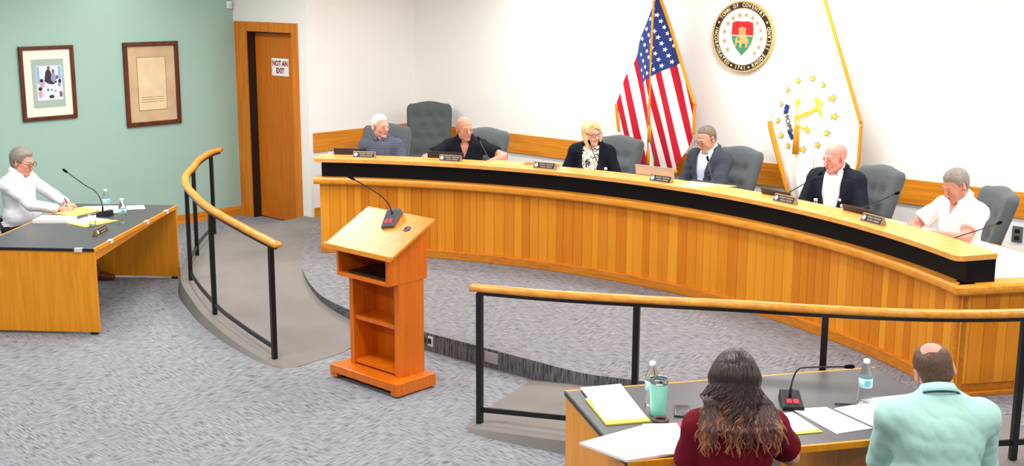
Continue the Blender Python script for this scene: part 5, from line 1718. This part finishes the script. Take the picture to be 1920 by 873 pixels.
def hair_cap(H, kind, mat):
    hs, HR, Hc = H['hs'], H['HR'], H['Hc']
    h = .0042
    v = Vol(axis(-.135, .135, h), axis(-.16, .15, h), axis(-.22, .16, h))
    X, Y, Z = v.pts()
    rr = np.random.default_rng(H['seed'] + 3)
    an = np.arctan2(X, -Y)
    strand = (np.sin(an * 46 + Z * 60) + .6 * np.sin(an * 83 - Z * 35 + 2) + .5 * np.sin(X * 210 + Y * 90))
    t = {'short': .009, 'full': .013, 'buzz': .0035, 'ring': .006, 'bald_ring': .003, 'bob': .013, 'crop_bald': .006, 'thin': .008}[kind]
    v.ell((0, -.014, .034), (.076, .097, .087), k=.02, g=t)
    if kind != 'bob': v.ell((0, -.035, -.018), (.063, .060, .062), k=.02, g=t * .8)
    if kind == 'bob':
        v.ell((0, -.036, -.03), (.078, .078, .098), k=.03)
        for sd in (-1, 1):
            v.cap((sd * .062, .012, .05), (sd * .076, .016, -.045), .026, .026, k=.03).cap((sd * .076, .016, -.045), (sd * .074, .036, -.125), .026, .014, k=.03)
        v.cap((.026, .068, .098), (-.056, .074, .052), .017, .012, k=.02)
        v.cap((.030, .066, .097), (.066, .052, .03), .016, .012, k=.02)
        v.d += strand * .0016
        win = ((X / .057) ** 2 + ((Z + .026) / .092) ** 2) ** .5
        cut = np.maximum((win - 1) * .056, .015 - Y)
        v.d = np.maximum(v.d, -cut)
        v.d = np.maximum(v.d, -.145 - Z + .01 * np.sin(an * 9))
        core = np.maximum(np.sqrt((X / .066) ** 2 + ((Y - .01) / .09) ** 2) - 1, Z + .06) * .06
        v.d = np.maximum(v.d, -core)
    else:
        v.d += strand * (.0012 if kind in ('short', 'full', 'thin') else .0004)
        rec = {'short': .0, 'full': .004, 'buzz': -.022, 'ring': .0, 'bald_ring': .0, 'crop_bald': -.012, 'thin': -.014}[kind]
        temple = (.008 * np.cos(X * 45) - .25 * np.maximum(np.abs(X) - .03, 0)) * np.clip((Z - .01) / .05, 0, 1)
        front = Y - (.030 + rec + .62 * np.maximum(Z - .005, 0) + temple)
        front = np.where(Z < .0, Y - (.030 + rec - .75 * np.minimum(-Z, .06)), front)
        v.d = v.d + t * 1.15 * np.clip(1 + front / .026, 0, 1)
        v.d = np.maximum(v.d, front)
        low_ = (-.075 + .1 * np.abs(X)) - Z
        v.d = v.d + t * np.clip(1 + low_ / .022, 0, 1)
        v.d = np.maximum(v.d, low_)
        earc = .030 - np.sqrt((Y + .010) ** 2 + (Z + .006) ** 2)
        v.d = np.where(np.abs(X) > .055, np.maximum(v.d, earc), v.d)
        if kind in ('ring', 'bald_ring'): v.d = np.maximum(v.d, Z - .055 - .12 * (-Y - .02))
        if kind == 'crop_bald':
            b_ = .046 - np.sqrt(X ** 2 + (Y + .066) ** 2 * 1.1 + (Z - .110) ** 2) + .004 * np.sin(an * 11)
            v.d = v.d + t * 1.1 * np.clip(1 + b_ / .03, 0, 1)
            v.d = np.maximum(v.d, b_)
    V, F = v.mesh(); V = relax(V, F, 1, .3)
    V = (V * hs) @ HR.T + Hc
    np_obj('hair', V, F, hair_mat_of(mat), H['root'])
def hair_mat_of(m): return m
def specs(H, mat):
    g = MB(); Mh = H['Mh']
    for sd in (-1, 1):
        c_ = (sd * .033, .1085, -.001)
        pts = []
        for k in range(25):
            a = 2 * pi * k / 24; ca, sa = cos(a), sin(a)
            px = .0245 * (abs(ca) ** .6) * (1 if ca >= 0 else -1); pz = .0165 * (abs(sa) ** .6) * (1 if sa >= 0 else -1)
            pts.append(Mh @ Vector((c_[0] + px, c_[1] - .006 * abs(px + sd * .01) / .025 * .6, c_[2] + pz)))
        g.tube(pts, .0021, 6, caps=False)
        g.tube([Mh @ Vector((sd * .057, .104, .006)), Mh @ Vector((sd * .076, .085, .007)), Mh @ Vector((sd * .086, .0, .010)), Mh @ Vector((sd * .084, -.025, -.004))], .0022, 6)
    g.tube([Mh @ Vector((-.009, .110, .003)), Mh @ Vector((0, .112, .006)), Mh @ Vector((.009, .110, .003))], .0022, 6)
    g.build('glasses', mat, H['root'])

for nm, base, lip, brow in [('skin_a', (220, 160, 140), (196, 122, 110), (206, 176, 160)), ('skin_b', (212, 146, 122), (184, 112, 98), (150, 102, 84)), ('skin_c', (230, 178, 156), (206, 112, 110), (184, 142, 106)),
                            ('skin_d', (210, 152, 128), (180, 114, 100), (124, 94, 78)), ('skin_e', (226, 152, 136), (196, 114, 104), (206, 136, 118)), ('skin_f', (208, 142, 118), (178, 108, 94), (140, 116, 102)), ('skin_g', (220, 154, 130), (188, 114, 100), (130, 108, 96))]:
    skin_mat(nm, base, lip, brow)
M['trousers_dark'] = plain('trousers_dark', (40, 42, 50), .9)
M['shoe_black'] = plain('shoe_black', (24, 22, 22), .4)
M['shoe_brown'] = plain('shoe_brown', (110, 50, 30), .35)
M['shirt_white'] = plain('shirt_white', (240, 240, 246), .8, spec=.2)
M['polo_white'] = plain('polo_white', (240, 236, 236), .85, spec=.2)
M['polo_black'] = plain('polo_black', (24, 26, 32), .85, spec=.2)
M['blazer_black'] = plain('blazer_black', (20, 21, 32), .85, spec=.2)
M['blazer_slate'] = plain('blazer_slate', (62, 67, 78), .85, spec=.2, noise=.08, nscale=200)
M['suit_dark'] = plain('suit_dark', (28, 32, 42), .8, spec=.2)
M['shirt_blue'] = plain('shirt_blue', (206, 218, 238), .8)
M['mint_shirt'] = plain('mint_shirt', (182, 224, 214), .8, spec=.2)
M['maroon_knit'] = plain('maroon_knit', (112, 14, 34), .85, spec=.2)
M['hair_white'] = plain('hair_white', (224, 216, 206), .6)
M['hair_grey'] = plain('hair_grey', (134, 126, 118), .6, noise=.2, nscale=60)
M['hair_darkgrey'] = plain('hair_darkgrey', (112, 98, 88), .65, noise=.2, nscale=60)
M['hair_stubble'] = plain('hair_stubble', (188, 140, 120), .6)
M['hair_blonde'] = plain('hair_blonde', (226, 194, 138), .45, noise=.16, nscale=50)
M['hair_brown'] = plain('hair_brown', (92, 68, 54), .6, noise=.25, nscale=70)
M['frame_dark'] = plain('frame_dark', (40, 28, 26), .3)
M['frame_wire'] = plain('frame_wire', (110, 100, 98), .25, metal=.7)
def check_mat(name, base, line_, f):
    m, nt, p = new_mat(name)
    tc = nt.nodes.new('ShaderNodeTexCoord'); sp = nt.nodes.new('ShaderNodeSeparateXYZ'); nt.links.new(tc.outputs['Object'], sp.inputs[0])
    outs = []
    for axn in ('X', 'Z'):
        a = nt.nodes.new('ShaderNodeMath'); a.operation = 'MULTIPLY'; a.inputs[1].default_value = f; nt.links.new(sp.outputs[axn], a.inputs[0])
        b_ = nt.nodes.new('ShaderNodeMath'); b_.operation = 'FRACT'; nt.links.new(a.outputs[0], b_.inputs[0])
        c_ = nt.nodes.new('ShaderNodeMath'); c_.operation = 'LESS_THAN'; c_.inputs[1].default_value = .24; nt.links.new(b_.outputs[0], c_.inputs[0])
        outs.append(c_)
    mx = nt.nodes.new('ShaderNodeMath'); mx.operation = 'MAXIMUM'; nt.links.new(outs[0].outputs[0], mx.inputs[0]); nt.links.new(outs[1].outputs[0], mx.inputs[1])
    mix = nt.nodes.new('ShaderNodeMix'); mix.data_type = 'RGBA'; nt.links.new(mx.outputs[0], mix.inputs['Factor'])
    mix.inputs['A'].default_value = srgb(*base); mix.inputs['B'].default_value = srgb(*line_)
    nt.links.new(mix.outputs['Result'], p.inputs['Base Color']); p.inputs['Roughness'].default_value = .85
    return m
M['check_shirt'] = check_mat('check_shirt', (44, 50, 66), (112, 120, 138), 58)
def floral_mat(name):
    m, nt, p = new_mat(name)
    tc = nt.nodes.new('ShaderNodeTexCoord'); n = nt.nodes.new('ShaderNodeTexNoise'); n.inputs['Scale'].default_value = 26; n.inputs['Distortion'].default_value = 1.4; nt.links.new(tc.outputs['Object'], n.inputs['Vector'])
    r = nt.nodes.new('ShaderNodeValToRGB'); e = r.color_ramp.elements; r.color_ramp.interpolation = 'CONSTANT'
    e[0].position, e[0].color = 0, srgb(46, 44, 50); e[1].position, e[1].color = .43, srgb(240, 236, 226); k = e.new(.60); k.color = srgb(206, 180, 126)
    nt.links.new(n.outputs['Fac'], r.inputs['Fac']); nt.links.new(r.outputs['Color'], p.inputs['Base Color']); p.inputs['Roughness'].default_value = .8
    return m
M['floral'] = floral_mat('floral_blouse')

def at_dais(deg, r): p = polar(r, deg); return p.x, p.y
def seat_dais(label, head_xy, face, lean, neck=0, fwd=None, **k):
    """place a sitter so that the head stands over head_xy"""
    off = (.645 * sin(radians(lean)) * k.get('spine', 1.0) * .88 + .115 * sin(radians(lean + neck)) + .0)
    f = radians(face)
    return person(label, head_xy[0] - cos(f) * off, head_xy[1] - sin(f) * off, ZD, face, lean=lean, neck=neck, **k)
DESKZ = .945 - ZD
seat_dais('person with white hair in a blue grey checked shirt at the desk left end', (-9.74, 8.55), -52, 5, seat=.50, spine=1.03, head=(48, 2, 0), skin='skin_a', seed=11, belly=.02, wide=1.02,
          arms={1: dict(w=(.15, .34, DESKZ + .04), e=(.5, -.2, -.8), pose='rest'), -1: dict(w=(-.15, .34, DESKZ + .04), e=(-.5, -.2, -.8), pose='rest')},
          outfit=dict(kind='shirt', mat='check_shirt', open=.35), hair='thin', hair_mat='hair_white', legs=True)
seat_dais('person with shaved head in a black polo leaning to a microphone', (-8.98, 9.05), -52, 18, neck=10, seat=.51, spine=1.06, head=(34, 6, 4), skin='skin_b', seed=12, wide=1.06, belly=.02,
          arms={1: dict(w=(.26, .44, DESKZ + .05), e=(.9, -.3, .0), pose='rest'), -1: dict(w=(-.27, .46, DESKZ + .13), e=(-.9, -.2, -.1), pose='flat', hd=(.2, 1, -.1))},
          outfit=dict(kind='polo', mat='polo_black', open=.5, vz=.385), hair='buzz', hair_mat='hair_stubble')
seat_dais('person with blonde bob and glasses in a black blazer over a patterned blouse', (-7.63, 9.50), -60, 9, neck=4, seat=.52, spine=1.05, female=True, wide=1.12, head=(38, 6, 6), skin='skin_c', seed=13, belly=.03,
          arms={1: dict(w=(.17, .33, DESKZ + .05), e=(.5, -.2, -.8), pose='rest'), -1: dict(w=(-.17, .33, DESKZ + .05), e=(-.5, -.2, -.8), pose='rest')},
          outfit=dict(kind='suit', jacket='blazer_black', shirt='floral', shirt_name='blouse', open=.30, button=.12, low=.06, amp=.003), hair='bob', hair_mat='hair_blonde', glasses='frame_dark', ear=False)
seat_dais('person with buzzed hair and glasses in a slate blazer and pale blue shirt looking down', (-6.47, 9.80), -98, 8, neck=14, seat=.53, spine=1.07, wide=1.10, belly=.05, head=(-6, 24, 0), skin='skin_d', seed=14, hs=1.03,
          arms={1: dict(w=(.13, .38, DESKZ + .05), e=(.4, -.3, -.8), pose='rest'), -1: dict(w=(-.04, .38, DESKZ + .08), e=(-.7, -.3, -.5), pose='rest')},
          outfit=dict(kind='suit', jacket='blazer_slate', shirt='shirt_blue', open=.19, button=.08, collar='shirt_white', amp=.006), hair='buzz', hair_mat='hair_darkgrey', glasses='frame_wire')
seat_dais('person with bald head in a dark suit and white shirt speaking to a microphone', (-5.01, 9.60), -86, 10, neck=12, seat=.52, spine=1.06, wide=1.12, belly=.04, head=(-26, 8, 0), skin='skin_e', seed=15, hs=1.06,
          arms={1: dict(w=(.15, .36, DESKZ + .05), e=(.5, -.3, -.8), pose='rest'), -1: dict(w=(-.17, .36, DESKZ + .05), e=(-.45, -.4, -.8), pose='rest')},
          outfit=dict(kind='suit', jacket='suit_dark', shirt='shirt_white', open=.24, button=.02, collar='shirt_white', pin=(-.105, .33), amp=.004), hair=None)
seat_dais('person with short grey hair in a white polo looking down at the desk end', (-3.72, 9.07), -112, 10, neck=18, seat=.51, spine=1.03, wide=1.10, belly=.05, head=(-4, 26, 0), skin='skin_f', seed=16, hs=1.03,
          arms={1: dict(w=(.10, .40, .90), e=(.9, -.1, -.45), pose='rest', hd=(-.5, .8, -.2)), -1: dict(w=(-.04, .38, .90), e=(-.95, .0, -.25), pose='rest', hd=(.9, .35, -.1))},
          outfit=dict(kind='polo', mat='polo_white', open=.4, vz=.43, loose=.02), hair='short', hair_mat='hair_grey')
# left table
H = seat_dais.__wrapped__ if hasattr(seat_dais, '__wrapped__') else None
LM = person('person with grey hair and dark glasses in a white shirt writing at the left table', -11.37, 5.28, 0.0, 34, seat=.46, lean=9, neck=12, spine=1.03, wide=1.16, belly=.06, head=(-2, 14, 0), skin='skin_g', seed=17, hs=1.07,
            arms={1: dict(w=(.06, .50, .765), e=(.7, -.3, -.6), pose='pen', hd=(-.35, .9, -.12), up=(.55, 0, .8)), -1: dict(w=(-.22, .42, .775), e=(-.9, -.2, -.4), pose='flat')},
            outfit=dict(kind='shirt', mat='shirt_white', open=.4, shoes='shoe_brown', amp=.004), hair='full', hair_mat='hair_grey', glasses='frame_dark', feet={-1: (-.26, .66), 1: (.13, .50)})
M['pen_blue'] = plain('pen_blue', (30, 50, 120), .3)

# ------------------------------------------------------------------ pen in the writing hand
hp_ = LM['root']
wl = Vector(LM['arm'][1][2])
pn = thing('pen', 'blue pen held in the writing hand of the man in the white shirt', 'pen')
PW = Matrix.Translation((-11.37, 5.28, 0)) @ RZ(radians(34 - 90))
hd = Vector((-.35, .9, -.12)).normalized()
tipw = PW @ (wl + hd * .115 + Vector((0, 0, -.022)))
endw = PW @ (wl + hd * .075 + Vector((.03, -.01, .115)))
m = MB(); dpn = (endw - tipw)
m.tube([tipw, tipw + dpn * .08, tipw + dpn * .1, endw], [.001, .0035, .0048, .0046], 8); m.build('barrel', 'white_enamel', pn)
m = MB(); m.tube([tipw + dpn * .62, endw, endw + dpn * .04], [.0054, .0054, .003], 8); m.build('cap', 'pen_blue', pn)

# ------------------------------------------------------------------ the two people at the right table, seen from behind
M['hair_long'] = None
def ombre(name):
    m, nt, p = new_mat(name)
    at = nt.nodes.new('ShaderNodeAttribute'); at.attribute_name = 'along'
    r = nt.nodes.new('ShaderNodeValToRGB'); e = r.color_ramp.elements
    e[0].position, e[0].color = 0.0, srgb(44, 28, 28); e[1].position, e[1].color = 1.0, srgb(168, 112, 70)
    for q, c_ in ((.55, (50, 30, 30)), (.78, (84, 48, 38)), (.92, (126, 76, 48))):
        k = e.new(q); k.color = srgb(*c_)
    nt.links.new(at.outputs['Fac'], r.inputs['Fac']); nt.links.new(r.outputs['Color'], p.inputs['Base Color'])
    p.inputs['Roughness'].default_value = .42; p.inputs['Specular IOR Level'].default_value = .45
    return m
M['hair_long'] = ombre('hair_long')
def long_hair(H):
    """long loose locks hanging from the scalp over the back and shoulders"""
    R_ = np.random.default_rng(5)
    m = MB(); al = []
    hp, HR, hs = H['hp'], H['HR'], H['hs']
    S_, F_, X_ = Vector(H['Sv']), Vector(H['Fv']), Vector(H['Xv'])
    def back_surface(p):
        """push a point outside the back and shoulders"""
        q = p - Vector(H['P']); a, f, u = q.dot(X_), q.dot(F_), q.dot(S_)
        if u < .56:
            u2 = max(u, -.05)
            depth = -(.122 + .02 * cos(min(1, abs(a) / .2) * pi / 2)) if u2 < .44 else -(.122 - (u2 - .44) * .45)
            if abs(a) < .24 and f > depth - .018: f = depth - .018
        return Vector(H['P']) + X_ * a + F_ * f + S_ * u
    n = 560
    for i in range(n):
        az = R_.uniform(-pi * .86, pi * .86)            # 0 = back of the head
        v = R_.uniform(0, 1) ** .8
        if abs(az) > 2.1 and v < .25: continue
        th_ = .12 + 1.25 * v
        st = Vector((sin(az) * sin(th_) * .081, -cos(az) * sin(th_) * .101 - .014, cos(th_) * .090 + .034))
        pts = [st * 1.0]
        # follow the skull to the widest level, then fall
        wd = Vector((sin(az) * .100, -cos(az) * .114 - .018, -.02))
        for k in range(1, 4):
            t_ = k / 3
            mid = st.lerp(wd, t_); mid += Vector((sin(az), -cos(az), .35)) * .016 * sin(pi * t_)
            pts.append(mid)
        W_ = [Vector(hp(*p)) for p in pts]
        L = R_.uniform(.15, .30) ** 1 * (R_.uniform(.75, 1.12)) * (1.0 if abs(az) < 1.4 else .9)
        side = sin(az)
        w0 = R_.uniform(0, 6.28); amp = R_.uniform(.006, .018); fr_ = R_.uniform(2.2, 3.6)
        p = W_[-1].copy(); steps = 14
        outd = (X_ * (side * .16 + R_.normal() * .08) - F_ * .25 * cos(az) - Vector((0, 0, 1)))
        outd.normalize()
        base = p.copy()
        for k in range(1, steps + 1):
            t_ = k / steps
            q = base + outd * (L * t_) + X_ * (side * .022 * sin(min(1, t_ * 1.3) * pi * .5))
            q = q + (X_ * sin(w0 + fr_ * 2 * t_ * 3) + F_ * cos(w0 + fr_ * 2 * t_ * 3) * .5) * amp * (t_ ** .7)
            if q.dot(F_) > 9: pass
            W_.append(back_surface(q))
        W_ = catmull(W_, 2)
        K = len(W_); r0 = R_.uniform(.0045, .0078)
        rad = [r0 * (.55 + .6 * sin(pi * min(1, .12 + .75 * j / K))) * (1 - .75 * max(0, (j / K - .72) / .28)) for j in range(K)]
        m.tube(W_, rad, 6)
        tone = R_.uniform(-.22, .12) + (.12 if abs(az) > 1.2 else 0)
        c_ = []
        for j in range(K): c_ += [min(1, max(0, (j / (K - 1)) * 1.05 + tone - (0 if j > K * .35 else .2)))] * 6
        al += c_
    o = m.build('hair', 'hair_long', H['root'])
    a = o.data.attributes.new('along', 'FLOAT', 'POINT')
    a.data.foreach_set('value', al)
    # under-volume so that no scalp shows between locks
    v = Vol(axis(-.12, .12, .005), axis(-.14, .14, .005), axis(-.26, .15, .005))
    v.ell((0, -.014, .034), (.076, .097, .087), k=.02, g=.016)
    v.ell((0, -.045, -.05), (.074, .066, .10), k=.03)
    for sd in (-1, 1): v.cap((sd * .066, .01, .04), (sd * .082, .0, -.10), .026, .028, k=.03).cap((sd * .082, .0, -.10), (sd * .09, -.01, -.20), .028, .016, k=.03)
    v.cap((0, -.06, -.08), (0, -.075, -.20), .06, .045, k=.03)
    X, Y, Z = v.pts(); an = np.arctan2(X, -Y)
    v.d += (np.sin(an * 44 + Z * 50) + np.sin(an * 71 - Z * 40)) * .0013
    win = np.maximum((np.sqrt((X / .06) ** 2 + ((Z + .03) / .085) ** 2) - 1) * .06, .02 - Y)
    v.d = np.maximum(v.d, -win)
    V, F = v.mesh(); V = relax(V, F, 1, .3); zz = V[:, 2].copy()
    V = (V * H['hs']) @ HR.T + H['Hc']
    o2 = np_obj('hair_underlayer', V, F, 'hair_long', H['root'])
    a = o2.data.attributes.new('along', 'FLOAT', 'POINT'); a.data.foreach_set('value', np.clip((.06 - zz) * 1.9, 0, .7))
def RT(u, v): p = onR(u, v).translation; return p.x, p.y
wx, wy = RT(.43, 1.385)
wx, wy = wx - .03, wy - .027
WM = person('person with long wavy brown hair in a maroon top at the right table', wx, wy, 0.0, 134, seat=.46, lean=12, neck=12, spine=.97, wide=1.16, belly=.035, female=True, head=(-4, 20, 3), skin='skin_c', seed=21, hs=1.07,
            arms={1: dict(w=(.17, .42, .775), e=(.7, -.3, -.5), pose='rest', hd=(-.4, .9, -.1)), -1: dict(w=(-.10, .34, .775), e=(-.35, -.3, -.95), pose='rest', hd=(.3, .9, -.1))},
            outfit=dict(kind='tee', mat='maroon_knit', name='top', sleeve=.36, loose=.022, g=.010, amp=.003, neck=.07, trousers='trousers_dark'), ear=False)
long_hair(WM)
mx_, my_ = RT(1.325, 1.535)
RM = person('person with brown crew cut and bald spot in a mint shirt, right table', mx_ - .015, my_ - .012, 0.0, 130, seat=.46, lean=17, neck=18, spine=1.02, wide=1.22, belly=.06, head=(-8, 22, -16), skin='skin_e', seed=22, hs=1.05,
            arms={1: dict(w=(.14, .44, .775), e=(.45, -.3, -.9), pose='rest', hd=(-.5, .9, -.1)), -1: dict(w=(-.10, .46, .775), e=(-.30, -.3, -.95), pose='rest', hd=(.4, .9, -.1))},
            outfit=dict(kind='shirt', mat='mint_shirt', open=.4, ch=.040, amp=.0042, g=.016, loose=.014), hair='crop_bald', hair_mat='hair_brown')
# dark lanyard under the collar edge
def lanyard(H):
    a = Vector(H['Nb'] + H['Sv'] * .012)
    up = Vector(H['Hc'] - H['Nb']).normalized() * .6 + Vector(H['Sv']) * .4; up.normalize()
    fw = Vector(H['Fv']); fw = (fw - up * fw.dot(up)).normalized(); rt = fw.cross(up)
    m = MB(); P = []
    for i in range(31):
        ph = .55 + (2 * pi - 1.1) * i / 30
        d = fw * cos(ph) + rt * sin(ph)
        P.append(a + d * ((.066 + .003) * (1 + .1 * max(0, cos(ph))) + .030) - up * (.010 + .02 * max(0, cos(ph)) ))
    m.tube(P, .003, 8); m.build('lanyard', 'lanyard_navy', H['root'])
M['lanyard_navy'] = plain('lanyard_navy', (24, 44, 70), .7)
lanyard(RM)

# chairs of the side tables
def chair_at(src, x, y, face, back, label, z=0.0, fabric=None):
    f = radians(face)
    return dup(src, (x - cos(f) * back, y - sin(f) * back, z), radians(face - 90), label)
low = make_chair('grey low-backed swivel chair under the woman with long hair', (wx - cos(radians(134)) * .06 + .11, wy - sin(radians(134)) * .06 + .11, 0), radians(134 - 90 - 14), low=True)
chair_at(low, mx_, my_, 130, .10, 'grey low-backed swivel chair under the man in the mint shirt')
nv = make_chair('dark navy swivel chair under the man writing at the left table', (-11.37 - cos(radians(34)) * .12, 5.28 - sin(radians(34)) * .12, 0), radians(34 - 90), 'fabric_navy')
